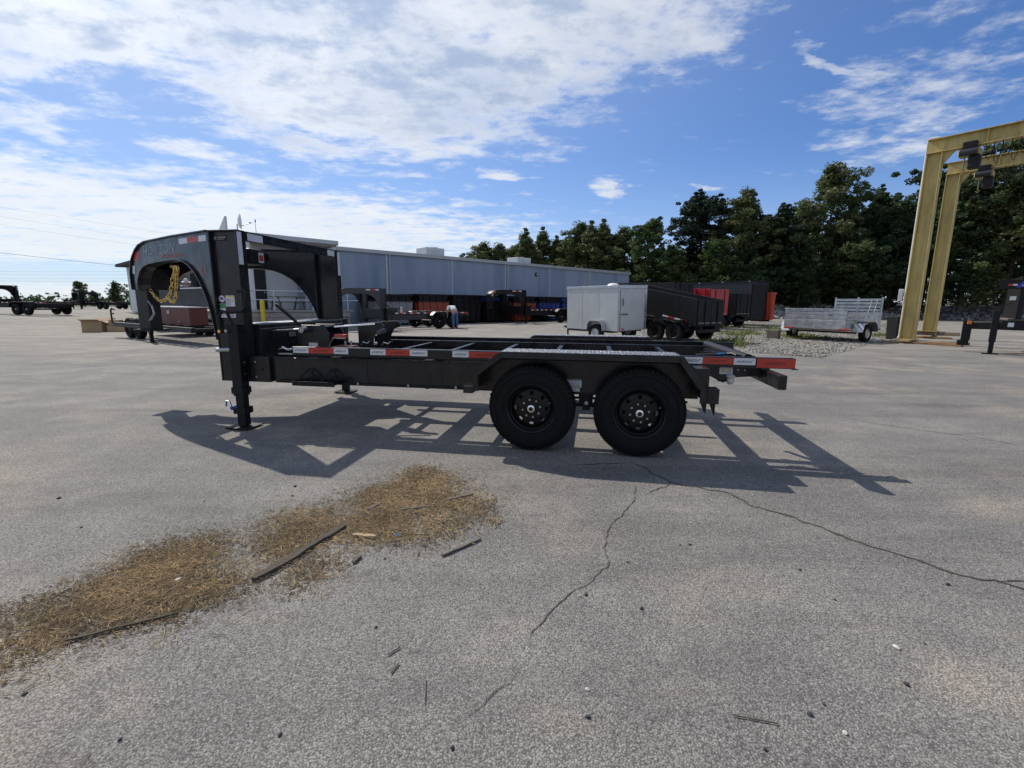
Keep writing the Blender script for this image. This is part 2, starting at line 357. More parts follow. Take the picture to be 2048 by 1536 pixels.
    l.new(colr, b.inputs['Base Color']); b.inputs['Roughness'].default_value = .88; b.inputs['Specular IOR Level'].default_value = .25
    bp = n.new('ShaderNodeBump'); bp.inputs['Strength'].default_value = .45; bp.inputs['Distance'].default_value = .006
    hh = mt('ADD', mt('MULTIPLY', w1.outputs['Distance'], -1.0), mt('MULTIPLY', fine, .6)); l.new(hh, bp.inputs['Height']); l.new(bp.outputs[0], b.inputs['Normal'])
    return m
MATS['old_asphalt'] = ground_material()
xs = sorted(set([-1500, -700, -350, -200, -140, -100, -80] + list(range(-66, 66, 3)) + [66, 80, 100, 140, 200, 350, 700, 1500]))
ys = sorted(set([-300, -120, -60, -30, -12] + list(range(-4, 100, 3)) + [100, 120, 150, 200, 300, 600, 1200, 2500]))
gm = MB(); gm.v = [(x, y, terrain(x, y)) for y in ys for x in xs]; nx = len(xs)
gm.f = [(j * nx + i, j * nx + i + 1, (j + 1) * nx + i + 1, (j + 1) * nx + i) for j in range(len(ys) - 1) for i in range(nx - 1)]
tag(gm.build('ground', 'old_asphalt', smooth=True), kind='structure')
# grass field and low hills beyond the lot
mat('field_grass', (.07, .10, .03), .9, 0, .3, .2)
fg = MB()
for x0, x1, y0, y1 in ((-1400, -82, 84, 2000), (-82, 1400, 96, 2000)):
    fg.add([(x0, y0, .5), (x1, y0, .5 if x1 < 0 else .05), (x1, y1, 3), (x0, y1, 3)], [(0, 1, 2, 3)])
tag(fg.build('field', 'field_grass'), kind='structure')
mat('crack_dirt', (.062, .056, .047), .95, 0, .35, 18)
def crack(name, pts, w, label):
    m = MB(); P = [gp(*q) for q in pts]; fine_ = []
    for a, b in zip(P[:-1], P[1:]):
        k = max(2, int((b - a).length / .028))
        for i in range(k): fine_.append(a.lerp(b, i / k))
    fine_.append(P[-1]); n_ = len(fine_); vs = []; off = 0
    for i, p in enumerate(fine_):
        d = (fine_[min(i + 1, n_ - 1)] - fine_[max(i - 1, 0)]).normalized(); q = Vector((-d.y, d.x, 0))
        off = off * .82 + random.gauss(0, w * .55 + .004); ww = w * (.35 + .75 * random.random()) * min(1, (i + 1) / 5, (n_ - i) / 5)
        vs += [p + q * (off + ww) + Vector((0, 0, .0035)), p + q * (off - ww) + Vector((0, 0, .0035))]
    m.add(vs, [(2 * i, 2 * i + 1, 2 * i + 3, 2 * i + 2) for i in range(n_ - 1)])
    return tag(m.build(name, 'crack_dirt'), kind='structure')
crack('pavement_crack', [(1262, 925), (1300, 940), (1340, 965), (1400, 975), (1460, 988), (1540, 1020), (1640, 1055), (1720, 1085), (1800, 1110), (1900, 1145), (1990, 1165), (2080, 1190)], .011, '')
crack('pavement_crack', [(1270, 970), (1265, 1000), (1240, 1030), (1210, 1065), (1205, 1090), (1215, 1130), (1170, 1170), (1130, 1200), (1090, 1250), (1065, 1295)], .0035, '')
crack('pavement_crack', [(1050, 1320), (1010, 1360), (960, 1410), (900, 1450)], .002, '')
crack('pavement_crack', [(1690, 835), (1760, 850), (1850, 862), (1930, 872), (2060, 895)], .006, '')
crack('pavement_crack', [(1995, 1168), (2020, 1160), (2060, 1158)], .008, '')
crack('pavement_crack', [(1340, 965), (1310, 985), (1290, 992)], .005, '')
crack('pavement_crack', [(1150, 930), (1230, 925), (1262, 925)], .008, '')
# ------------------------------------------------------------------ gravel apron with weeds
mat('gravel_bed', (.22, .205, .18), .95, 0, .3, 40, bump=.8, bscale=60)
GP = [(1270, 655), (1300, 690), (1440, 700), (1640, 716), (1700, 700), (1780, 676), (1800, 660), (1790, 648), (1600, 643), (1500, 640), (1400, 642)]
gw = [gp(*q) for q in GP]
gb = MB(); gb.add([(p.x, p.y, .006) for p in gw], [tuple(range(len(gw)))])
tag(gb.build('gravel_bed', 'gravel_bed'), kind='structure')
def inside(x, y, poly):
    c = False; j = len(poly) - 1
    for i in range(len(poly)):
        if (poly[i][1] > y) != (poly[j][1] > y) and x < (poly[j][0] - poly[i][0]) * (y - poly[i][1]) / (poly[j][1] - poly[i][1]) + poly[i][0]: c = not c
        j = i
    return c
def stones(name, pts, sizes, cols, kind='stuff', parent=None):   # many small rough stones in one mesh, coloured stone by stone
    base = np.array([(1, 0, 0), (-1, 0, 0), (0, 1, 0), (0, -1, 0), (0, 0, 1), (0, 0, -1)], float)
    F = [(0, 2, 4), (2, 1, 4), (1, 3, 4), (3, 0, 4), (2, 0, 5), (1, 2, 5), (3, 1, 5), (0, 3, 5)]
    n_ = len(pts); V = np.zeros((n_, 6, 3))
    for i in range(n_):
        q = np.linalg.qr(rng.normal(size=(3, 3)))[0]; sc = sizes[i] * rng.uniform(.5, 1.1, 3)
        V[i] = (base * rng.uniform(.7, 1.2, (6, 1)) * sc) @ q.T + pts[i]
    me = bpy.data.meshes.new(name); me.from_pydata(V.reshape(-1, 3).tolist(), [], [tuple(6 * i + k for k in f) for i in range(n_) for f in F])
    ca = me.color_attributes.new('tint', 'FLOAT_COLOR', 'POINT')
    cc = np.ones((n_, 6, 4)); ci = np.array(cols)[rng.integers(0, len(cols), n_)] * rng.uniform(.75, 1.25, (n_, 1)); cc[:, :, :3] = ci[:, None, :]
    ca.data.foreach_set('color', cc.reshape(-1)); o = bpy.data.objects.new(name, me); COL.objects.link(o); me.materials.append(MATS['tinted']); o['kind'] = kind; o.parent = parent
    return o
def tinted(name, rough=.9, trans=0.):
    m = bpy.data.materials.new(name); m.use_nodes = True; t = m.node_tree; b = t.nodes['Principled BSDF']; b.inputs['Roughness'].default_value = rough; b.inputs['Specular IOR Level'].default_value = .3
    a = t.nodes.new('ShaderNodeVertexColor'); a.layer_name = 'tint'
    nz = t.nodes.new('ShaderNodeTexNoise'); nz.inputs['Scale'].default_value = 3; tcn = t.nodes.new('ShaderNodeTexCoord'); t.links.new(tcn.outputs['Object'], nz.inputs['Vector'])
    rp = t.nodes.new('ShaderNodeMapRange'); rp.inputs[1].default_value = .3; rp.inputs[2].default_value = .7; rp.inputs[3].default_value = .8; rp.inputs[4].default_value = 1.2; t.links.new(nz.outputs['Fac'], rp.inputs[0])
    v = t.nodes.new('ShaderNodeVectorMath'); v.operation = 'SCALE'; t.links.new(a.outputs['Color'], v.inputs[0]); t.links.new(rp.outputs[0], v.inputs['Scale']); t.links.new(v.outputs[0], b.inputs['Base Color'])
    if trans:
        tr_ = t.nodes.new('ShaderNodeBsdfTranslucent'); mx_ = t.nodes.new('ShaderNodeMixShader'); mx_.inputs[0].default_value = trans; t.links.new(v.outputs[0], tr_.inputs[0])
        t.links.new(b.outputs[0], mx_.inputs[1]); t.links.new(tr_.outputs[0], mx_.inputs[2]); t.links.new(mx_.outputs[0], t.nodes['Material Output'].inputs[0])
    MATS[name] = m; return m
tinted('tinted'); tinted('leafy', .5, .38); tinted('straw_tint', .7, .15)
gx = [p.x for p in gw]; gy = [p.y for p in gw]; gpoly = [(p.x, p.y) for p in gw]; pts = []
while len(pts) < 16000:
    x = random.uniform(min(gx), max(gx)); y = min(gy) + (max(gy) - min(gy)) * random.random() ** 2.0
    if inside(x, y, gpoly): pts.append((x, y, .012))
stones('gravel', pts, rng.uniform(.015, .05, len(pts)), [(.30, .28, .245), (.22, .21, .19), (.36, .34, .30), (.16, .15, .14)])
def blades(name, centres, hs, cols, spread, per, label=None, cat=None, kind='stuff', wide=.012):
    V = []; F = []; C = []
    for (cx, cy, cz), h in zip(centres, hs):
        for _ in range(per):
            a = random.uniform(0, 6.283); r = spread * random.random(); bx = cx + r * math.cos(a); by = cy + r * math.sin(a); hh = h * random.uniform(.4, 1)
            b2 = random.uniform(0, 6.283); lx = math.cos(b2) * hh * .4; ly = math.sin(b2) * hh * .4; w = wide * random.uniform(.7, 1.5); k = len(V)
            px, py = -math.sin(b2) * w, math.cos(b2) * w
            V += [(bx - px, by - py, cz), (bx + px, by + py, cz), (bx + lx * .4 + px, by + ly * .4 + py, cz + hh * .6), (bx + lx * .4 - px, by + ly * .4 - py, cz + hh * .6), (bx + lx, by + ly, cz + hh)]
            F += [(k, k + 1, k + 2, k + 3), (k + 3, k + 2, k + 4)]; c = random.choice(cols); q = random.uniform(.7, 1.3); C += [(c[0] * q, c[1] * q, c[2] * q, 1)] * 5
    me = bpy.data.meshes.new(name); me.from_pydata(V, [], F); ca = me.color_attributes.new('tint', 'FLOAT_COLOR', 'POINT'); ca.data.foreach_set('color', np.array(C).reshape(-1))
    me.materials.append(MATS['leafy']); o = bpy.data.objects.new(name, me); COL.objects.link(o); tag(o, label, cat, kind=kind); return o
wc_, wh_ = [], []
for (x, y, n_, sx, sy, h) in [(1480, 668, 40, 60, 5, .22), (1440, 686, 22, 40, 3, .25), (1560, 660, 25, 60, 5, .25), (1475, 690, 10, 12, 4, .42), (1500, 655, 30, 80, 4, .2), (1590, 672, 20, 25, 4, .22), (1640, 676, 14, 40, 3, .15), (1760, 672, 14, 18, 2, .18), (1700, 652, 20, 90, 3, .2)]:
    for _ in range(n_):
        p = gp(x + random.gauss(0, sx * .5), min(y + random.gauss(0, sy * .6), 712)); wc_.append((p.x, p.y, 0)); wh_.append(h * random.uniform(.5, 1.2))
blades('weeds', wc_, wh_, [(.12, .17, .04), (.16, .19, .05), (.09, .13, .03), (.24, .22, .08)], .35, 16)
# ------------------------------------------------------------------ rock bank under the trees
BK = [(9, 62), (16, 55), (24, 47.5), (34, 51), (46, 50), (54, 40), (62, 30)]
mat('bank_soil', (.11, .10, .08), .95, 0, .3, 1.5, bump=.6, bscale=8)
bm_ = MB(); vs = []
for i, (x, y) in enumerate(BK):
    a = Vector(BK[max(i - 1, 0)]); b = Vector(BK[min(i + 1, len(BK) - 1)]); d = (b - a).normalized(); q = Vector((-d.y, d.x))
    if q.y < 0 and i < 4: q = -q
    for dd, z in ((-.3, -.05), (2.5, .7), (6, 1.5), (30, 2.0), (90, 2.0)): vs.append((x + q.x * dd, y + q.y * dd, z))
bm_.add(vs, [(5 * i + k, 5 * (i + 1) + k, 5 * (i + 1) + k + 1, 5 * i + k + 1) for i in range(len(BK) - 1) for k in range(4)])
tag(bm_.build('bank', 'bank_soil', smooth=True), kind='structure')
pts = []; szs = []
for _ in range(5200):
    t = random.uniform(0, len(BK) - 1.001); i = int(t); f = t - i; a = Vector(BK[i]); b = Vector(BK[i + 1]); d = (b - a).normalized(); q = Vector((-d.y, d.x)); q = q if (q.y > 0 or q.x > 0) else -q
    p = a.lerp(b, f); u_ = random.random() ** 1.3 * 6; p = p + q * u_; pts.append((p.x, p.y, .08 + .25 * u_ + random.uniform(-.05, .08))); szs.append(random.uniform(.10, .30))
stones('riprap', pts, szs, [(.30, .29, .28), (.22, .215, .21), (.36, .35, .33), (.16, .155, .15)])
# ------------------------------------------------------------------ trees
def leaf_mesh(name, cl, per, size, cols, flat=.6):
    """leaf-sized faces spread through clumps: cl = list of (centre, radius)"""
    C = np.array([c for c, r in cl]); Rr = np.array([r for c, r in cl]); n_ = len(cl) * per
    idx = np.repeat(np.arange(len(cl)), per); d = rng.normal(size=(n_, 3)); d /= np.linalg.norm(d, axis=1)[:, None]
    rad = Rr[idx] * rng.uniform(.35, 1.08, n_) ** .6; P = C[idx] + d * rad[:, None] * np.array([1, 1, flat])
    e1 = rng.normal(size=(n_, 3)); e1[:, 2] *= .6; e1 /= np.linalg.norm(e1, axis=1)[:, None]; e2 = np.cross(e1, d + rng.normal(size=(n_, 3)) * .7); e2 /= np.linalg.norm(e2, axis=1)[:, None] + 1e-6
    s_ = size * rng.uniform(.55, 1.35, n_)[:, None]
    V = np.stack([P - e1 * s_, P - e2 * s_ * .55, P + e1 * s_, P + e2 * s_ * .55], 1).reshape(-1, 3)
    F = np.arange(n_ * 4).reshape(-1, 4)
    me = bpy.data.meshes.new(name); me.from_pydata(V.tolist(), [], F.tolist())
    cc = np.ones((n_, 4, 4)); cl_c = np.array(cols)[rng.integers(0, len(cols), len(cl))][idx] * rng.uniform(.7, 1.3, (n_, 1)); cc[:, :, :3] = cl_c[:, None, :]
    ca = me.color_attributes.new('tint', 'FLOAT_COLOR', 'POINT'); ca.data.foreach_set('color', cc.reshape(-1)); me.materials.append(MATS['leafy']); return me
def tree_proto(seed, H, crown_w, cols, kind='broad', base=.12):
    rs = random.Random(seed); trunk = MB(); top = H * .9
    bend = [(rs.uniform(-.12, .12) * i, rs.uniform(-.12, .12) * i) for i in range(6)]
    tp = [Vector((bend[i][0], bend[i][1], top * i / 5)) for i in range(6)]; r0 = .016 * H
    trunk.path(tp, [r0 * (1 - .17 * i) for i in range(6)], 8)
    cl = []; nb = 40
    for i in range(nb):
        f = base + (1 - base) * (i + rs.random()) / nb; z0 = f * top * .98; j = min(int(z0 / top * 5), 4); p0 = tp[j].lerp(tp[j + 1], z0 / top * 5 - j)
        a = i * 2.4 + rs.uniform(-.6, .6); u = (f - base) / (1 - base)
        if kind == 'broad': ln = crown_w * .5 * math.sqrt(max(.03, 1 - (max(0, u - .22) / .79) ** 1.35)) * (.7 + .3 * min(1, u * 4)) * rs.uniform(.5, 1.15)
        elif kind == 'pine': ln = crown_w * .5 * math.sin((u * .85 + .15) * math.pi) ** .7 * rs.uniform(.8, 1.1)
        else: ln = crown_w * .5 * (1.03 - u) ** .8 * rs.uniform(.6, 1.2)
        ln = max(ln, .3); rise = {'broad': .62, 'pine': .3, 'spire': .35}[kind]
        p1 = p0 + Vector((math.cos(a) * ln, math.sin(a) * ln, ln * rise * rs.uniform(.5, 1.3) + rs.uniform(0, .4))); pm = p0.lerp(p1, .5) + Vector((0, 0, -.10 * ln))
        trunk.path([p0, pm, p1], [r0 * .30 * (1.1 - f), r0 * .18 * (1.1 - f) + .01, .01], 5)
        m_ = 5 + int(ln * 2.0)
        for k in range(m_):
            g = .30 + .75 * (k + rs.random()) / m_; q = p0.lerp(p1, min(g, 1.04)) if g > .5 else p0.lerp(pm, g * 2)
            sp_ = .17 * ln + .05; q = q + Vector((rs.gauss(0, sp_), rs.gauss(0, sp_), rs.gauss(0, .28))); cl.append(((q.x, q.y, q.z), rs.uniform(.30, .72) * (1.15 - .5 * g) * (.75 + .03 * H)))
    for k in range(14):
        g = k / 14; w_ = (.5 if kind != 'spire' else .25) * (1.15 - g); cl.append(((tp[5].x + rs.gauss(0, w_), tp[5].y + rs.gauss(0, w_), top * .9 + (H - top * .9) * g * rs.uniform(.6, 1)), .5 - .28 * g))
    return trunk, cl
G1 = [(.078, .125, .040), (.058, .098, .034), (.095, .140, .045), (.045, .078, .028)]
G2 = [(.052, .088, .036), (.038, .068, .029), (.066, .102, .040)]
G3 = [(.115, .150, .055), (.090, .124, .045), (.072, .105, .040), (.14, .145, .062)]
GPN = [(.022, .042, .023), (.029, .051, .027), (.017, .033, .018)]
PROTO = []
for (seed, H, cw, cols, kind, base, per, size) in [(11, 14, 9.0, G1, 'broad', .06, 125, .118), (23, 15, 8, G2, 'broad', .05, 125, .118), (37, 12, 6.5, G3, 'broad', .06, 105, .108), (41, 13, 6.0, G3, 'spire', .08, 110, .108), (53, 15, 7.5, GPN, 'pine', .42, 115, .115), (67, 13, 10, G2, 'broad', .03, 125, .118)]:
    tk, cl = tree_proto(seed, H, cw, cols, kind, base)
    lm = leaf_mesh('crown', cl, per, size, cols, .75 if kind != 'pine' else .6)
    ob = tk.build('trunk', 'bark', smooth=True); tm = ob.data; bpy.data.objects.remove(ob)
    PROTO.append((H, tm, lm))
def plant_tree(name, k, x, y, z, h, rz, label, group, wide=1.):
    H, tm, lm = PROTO[k]; e = empty(name, (x, y, z), rz, label, 'tree', group); s_ = h / H; e.scale = (s_ * wide, s_ * wide, s_)
    for nm, me in (('trunk', tm), ('crown', lm)):
        o = bpy.data.objects.new(nm, me); COL.objects.link(o); o.parent = e
    return e
TREES = [(-6.2, 77, 10.2, 0), (-4.7, 74, 11.0, 2), (-1.9, 72, 10.6, 2), (0.3, 75, 11.2, 0), (8.6, 74, 12.0, 0), (14.2, 72, 12.6, 0), (2.1, 70, 12.4, 3), (4.1, 73, 13.1, 3), (7.0, 72, 11.7, 3), (10.0, 69, 13.3, 2), (11.2, 66, 12.9, 3), (13.1, 67, 13.3, 3), (15.4, 66, 12.2, 2), (17.6, 62, 12.9, 0), (20.0, 60, 9.0, 2),
         (24.3, 62, 16.6, 4), (24.3, 56, 9.3, 0), (28.2, 58, 15.4, 2), (31.9, 58, 13.9, 4), (34.4, 62, 12.4, 1), (36.6, 56, 17.8, 2), (40.0, 57, 13.4, 1), (42.8, 57, 15.6, 1), (42.6, 53, 13.2, 5), (46.2, 53, 16.4, 5), (47.0, 49, 17.4, 1), (49.6, 47, 19.2, 2), (52.0, 45, 18.6, 1), (54.5, 42, 18.0, 0), (33.5, 55, 10.0, 5), (28.0, 56, 9.0, 5), (38.5, 53.5, 9.5, 0)]
LBL = {0: 'broad dense green tree on the rock bank', 1: 'tall dark leafy tree on the rock bank', 2: 'yellow-green rounded tree in the row along the lot', 3: 'slender pointed yellow-green tree behind the grey building', 4: 'dark round-headed pine rising above the tree row', 5: 'wide low-branched dark tree on the rock bank'}
for x, y, h, k in TREES:
    behind_b = x < 16.5
    lab = LBL[k]
    if k == 2 and behind_b: lab = 'rounded yellow-green tree behind the grey building'
    if k == 2 and x > 45: lab = 'tall yellow-green tree beside the gantry beams'
    if k == 2 and x == 36.6: lab = 'tallest airy tree of the row, rising above the rock bank'
    if k == 2 and x == 28.2: lab = 'tall brownish-green tree beside the round-headed pine'
    if k == 2 and x == 20.0: lab = 'small yellow-green tree just past the end of the grey building'
    if k == 4 and x > 30: lab = 'dark narrow pine standing between two lighter leafy trees'
    if k == 0 and behind_b: lab = 'broad green tree filling the gap behind the grey building'
    if not behind_b and k in (0, 1, 5): lab = lab.replace('on the rock bank', 'beside the round-headed pine' if x < 28 else ('next to the tallest airy tree' if x < 42 else 'at the gantry end of the rock bank'))
    z = 0 if behind_b else (1.2 if y > 60 else .9)
    plant_tree('pine_tree' if k == 4 else 'leafy_tree', k, x, y, z, h - z, random.uniform(0, 6.28), lab, 'trees behind the building' if behind_b else 'trees along the rock bank', 1.3 if behind_b else 1.06)
# understorey that closes the foot of the tree row
cl = []
for _ in range(330):
    t = random.uniform(.7, len(BK) - 1.001); i = int(t); a = Vector(BK[i]); b = Vector(BK[i + 1]); d = (b - a).normalized(); q = Vector((-d.y, d.x)); q = q if (q.y > 0 or q.x > 0) else -q
    p = a.lerp(b, t - i) + q * random.uniform(5.5, 11); cl.append(((p.x, p.y, random.uniform(1.2, 4.2)), random.uniform(.7, 1.3)))
me = leaf_mesh('undergrowth', cl, 130, .18, G2, .8); o = bpy.data.objects.new('undergrowth', me); COL.objects.link(o); tag(o, kind='stuff')
cl = []
for _ in range(300):
    t = random.uniform(.3, len(BK) - 1.001); i = int(t); a = Vector(BK[i]); b = Vector(BK[i + 1]); d = (b - a).normalized(); q = Vector((-d.y, d.x)); q = q if (q.y > 0 or q.x > 0) else -q
    p = a.lerp(b, t - i) + q * random.uniform(12, 24); cl.append(((p.x, p.y, random.uniform(1.8, 8)), random.uniform(1.2, 2.2)))
for _ in range(60): cl.append(((random.uniform(60, 74), random.uniform(22, 52), random.uniform(1, 9)), random.uniform(1.2, 2.2)))
me = leaf_mesh('woodland', cl, 130, .28, G2, .8); o = bpy.data.objects.new('woodland', me); COL.objects.link(o); tag(o, kind='stuff')
LT = [(-70.2, 76, 3.6, 0, 'small bushy tree standing alone beyond the far trailers'), (-73.5, 82, 2.4, 2, 'low bush beyond the far trailers'), (-62.9, 74, 3.5, 1, 'spreading dark tree near the green bin'), (-58.9, 73, 3.5, 5, 'dense dark tree behind the green bin'), (-54.5, 72, 3.7, 1, 'round dark tree behind the red bin trailer')]
for x, y, h, k, lab in LT: plant_tree('far_tree', k, x, y, .35, h * 1.25, random.uniform(0, 6), lab, 'trees at the far edge of the lot', 1.15)
cl = [((x, 118 + random.uniform(-6, 6), random.uniform(.2, 2.0)), random.uniform(1.4, 2.6)) for x in np.linspace(-190, -30, 80)]
me = leaf_mesh('distant_woods', cl, 60, .55, G2, .7); o = bpy.data.objects.new('distant_woods', me); COL.objects.link(o); tag(o, kind='stuff')
# ------------------------------------------------------------------ grey metal building
D = Vector((.739, .674, 0)).normalized(); NB = Vector((.674, -.739, 0)).normalized(); P0 = Vector((-11.2, 30, 0)); BAY = 5.4; HW = 4.85
bld = empty('metal_building', P0, math.atan2(D.y, D.x), 'long grey-blue metal building with flat roof behind the row of bins', 'building')
# local x runs along the long wall, local -y faces the lot
x_l, x_r = -1.95, 32.4; seams = [-1.95 + .0] + [-1.95 + 5.42 * i for i in range(1, 7)] + [32.4]
for a, b in zip(seams[:-1], seams[1:]):
    if b - a < .6: continue
    pm = MB(); pm.box(a + .01, b - .01, 0, .12, 0, HW - .1)
    k = int((b - a) / .3)
    pw = pm.build('wall_panel', 'wall_metal', bld)
    sb = MB(); sb.box(a - .06, a + .06, -.035, -.003, 0, HW - .12); sb.build('seam_cover', 'wall_trim', bld)
for a in seams[1:-1:2]:
    MB().path([(a + .22, -.1, HW - .2), (a + .22, -.07, HW - .4), (a + .22, -.07, .25), (a + .22, -.2, .1)], .05, 8).build('downspout', 'wall_trim', bld, smooth=True)
MB().box(x_r - .02, x_r + .12, 0, 22, 0, HW - .1).build('end_wall', 'wall_metal', bld)
MB().box(x_l - .2, x_r + .25, -.14, .0, HW - .22, HW + .02).build('eave_gutter', 'roof_metal', bld, .02)
MB().add([(x_l - 4, -.1, HW + .03), (x_r + .2, -.1, HW + .03), (x_r + .2, 22, HW + .25), (x_l - 5, 22, HW + .25)], [(0, 1, 2, 3)]).build('roof', 'roof_metal', bld)
rp_ = MB(); rp_.yz([(1.2, HW + .1), (9.5, HW + .1), (9.5, HW + 1.15)], x_r - .05, x_r + .1); rp_.build('parapet_panel', 'wall_white', bld)
# recessed porch bay with its own roof, wall, column and door
MB().box(-5.9, x_l - .02, 1.2, 1.3, 0, HW).build('porch_wall', 'wall_white', bld)
MB().box(x_l - .1, x_l - .02, 0, 1.2, 0, HW - .1).build('porch_side_wall', 'wall_metal', bld)
MB().box(-5.8, -1.1, -2.9, -.17, HW - .34, HW - .28).build('porch_soffit', 'soffit', bld)
pr = MB(); pr.xz([(-5.9, HW - .27), (-1.0, HW - .27), (-1.0, HW - .02), (-5.9, HW - .0)], -3.0, -.16); pr.build('porch_roof', 'roof_metal', bld, .02)
MB().box(-5.85, -1.05, -3.08, -3.003, HW - .24, HW - .08).build('fascia', 'wall_trim', bld)
for cx in (-5.6, -1.2):
    MB().box(cx - .09, cx + .09, -2.8, -2.62, .951, HW - .345).build('porch_column', 'steel_white', bld, .01)
MB().box(-5.15, -4.97, -.9, -.72, .951, HW - .345).build('porch_column', 'steel_white', bld, .01)
dr = MB().box(-4.85, -3.85, 1.16, 1.199, .96, 3.3).build('door', 'door_dark', bld); MB().tube((-3.98, 1.1, 1.95), (-3.98, 1.155, 1.95), .035).build('door_knob', 'zinc', dr)
# left side wall of the building, running away behind the gooseneck
m = MB(); m.xy([(-5.8, 1.31), (-5.7, 1.31), (-8.7, 28.8), (-8.8, 28.8)], 0, HW - .1); m.build('side_wall', 'wall_white', bld)
MB().box(-7.1, -6.8, 5, 9, .9, 4.0).build('dock_opening', 'door_dark', bld)
ev = MB(); ev.xy([(-6.1, -3), (-5.91, -3), (-8.7, 29), (-9.6, 29)], HW - .25, HW + .0); ev.build('side_eave', 'black_matte', bld, .02)
sp_ = MB(); sp_.yz([(4.2, HW + .1), (9.5, HW + .1), (4.2, HW + 1.75)], -5.1, -4.98); sp_.build('side_parapet', 'wall_white', bld)
for lx in (-.3, 18.0):
    f = MB(); f.box(lx - .16, lx + .16, -.16, -.04, HW - 1.0, HW - .72); fo = f.build('wall_light', 'black_matte', bld, .015)
    MB().box(lx - .1, lx + .1, -.175, -.161, HW - .95, HW - .8).build('lens', 'plastic_clear', fo)
for vx in (6.5, 12.2): MB().box(vx - .15, vx + .15, -.05, -.01, .9, 1.3).build('wall_box', 'wall_trim', bld, .01)
def wpt(x, y, z): return bld.matrix_world @ Vector((x, y, z))
bpy.context.view_layer.update()
BRZ = math.atan2(D.y, D.x)
for i, (x, y, w, d_, h, lab) in enumerate([(9.3, 3.6, 1.75, 1.5, .85, 'boxy rooftop air unit on the middle of the grey building'), (19.8, 4.2, 1.8, 1.5, .85, 'boxy rooftop air unit on the grey building near the trees')]):
    e = empty('rooftop_unit', wpt(x, y, HW + .1), BRZ, lab, 'air unit', 'rooftop air units')
    MB().box(-w / 2, w / 2, -d_ / 2, d_ / 2, 0, h).build('cabinet', 'hvac', e, .03); MB().box(-w / 2 + .1, w / 2 - .1, -d_ / 2 - .012, -d_ / 2 - .002, .2, h - .2).build('grille', 'wall_trim', e)
    MB().lathe([(.35, h + .002), (.35, h + .1), (.3, h + .1), (.3, h + .03)], (w * .2, 0, 0), 'z', 18).build('fan_guard', 'zinc', e)
e = empty('satellite_dish', wpt(-5.3, .3, HW + .25), BRZ - .35, 'small white satellite dish on the porch roof', 'satellite dish')
MB().tube((0, 0, 0), (0, 0, .55), .03).build('mast', 'zinc', e)
MB().lathe([(.0, 0), (.18, .02), (.33, .07), (.42, .12), (.425, .125), (.33, .055), (.18, .0), (0, -.02)], (.0, .0, 0), 'x', 20).build('reflector', 'white_plastic', e, smooth=True).location = (.05, 0, .68)
MB().tube((.08, 0, .4), (.62, 0, .62), .018).build('arm', 'zinc', e); MB().box(.58, .7, -.05, .05, .6, .7).build('receiver', 'white_plastic', e, .01)
e = empty('antenna_mast', wpt(-4.2, 1, HW + .2), 0, 'thin antenna mast on the porch roof', 'antenna'); MB().tube((0, 0, 0), (0, 0, .9), .02, .012, 8).build('rod', 'zinc', e); MB().tube((0, 0, .9), (0, 0, 1.05), .035, .03, 8).build('tip', 'black_matte', e)
# loading dock
dk = empty('loading_dock', wpt(-5, -1.2, 0), BRZ, 'concrete loading dock under the porch of the grey building', 'dock')
for i in range(8):
    x0 = -4.3 + i * 1.1
    for j in range(3): MB().box(x0 + (.0 if j % 2 == 0 else -.5) + .006, x0 + 1.094 + (.0 if j % 2 == 0 else -.5), -1.8, -1.45, .01 + j * .28, .01 + j * .28 + .27).build('block', 'concrete', dk, .012)
MB().box(-4.6, 4.6, -1.44, 2.3, .0, .84).build('fill', 'concrete', dk); MB().box(-4.7, 4.65, -1.86, 2.3, .855, .95).build('slab', 'concrete', dk, .012)
ra = empty('dock_railing', wpt(-5, -2.9, .95), BRZ, 'pale pipe railing along the edge of the loading dock', 'railing')
for px in (-3.6, -1.6, .4, 2.4, 4.4): MB().tube((px, 0, 0), (px, 0, 1.06), .028, None, 10).build('post', 'steel_white', ra)
for pz in (.55, 1.03): MB().tube((-3.7, 0, pz), (5.6, 0, pz), .024, None, 10).build('rail', 'steel_white', ra)
MB().path([(-3.65, .05, 1.03), (-3.9, .5, 1.03), (-4.0, 1.9, 1.03)], .024, 10).build('rail', 'steel_white', ra)
pt_ = empty('picnic_table', wpt(-3.4, -1.2, .95), BRZ + .1, 'grey picnic table on the loading dock', 'table')
for k in range(5): MB().box(-.9, .9, -.35 + k * .143, -.35 + k * .143 + .13, .72, .76).build('plank', 'wood_grey', pt_)
for s_ in (-1, 1):
    MB().box(-.9, .9, s_ * .7 - .13, s_ * .7 + .13, .42, .46).build('bench', 'wood_grey', pt_)
    MB().beam((s_ * .65, -.3, .72), (s_ * .65, -.75, 0), .08, .05).build('leg', 'wood_grey', pt_); MB().beam((s_ * .65, .3, .72), (s_ * .65, .75, 0), .08, .05).build('leg', 'wood_grey', pt_)
    MB().box(s_ * .65 - .02, s_ * .65 + .02, -.8, .8, .38, .415).build('brace', 'wood_grey', pt_)
bo = empty('bollard', gp(533, 654), 0, 'yellow round-topped steel bollard in front of the loading dock', 'bollard')
bo.location = (-12.85, 23.95, 0)
MB().lathe([(.0, 0), (.115, 0), (.115, 1.38), (.10, 1.45), (.06, 1.49), (0, 1.5)], (0, 0, 0), 'z', 18).build('post', 'safety_yellow', bo, smooth=True); MB().lathe([(.0, .0), (.17, 0), (.16, .05), (.142, .06)], (0, 0, .001), 'z', 18).build('collar', 'concrete', bo)
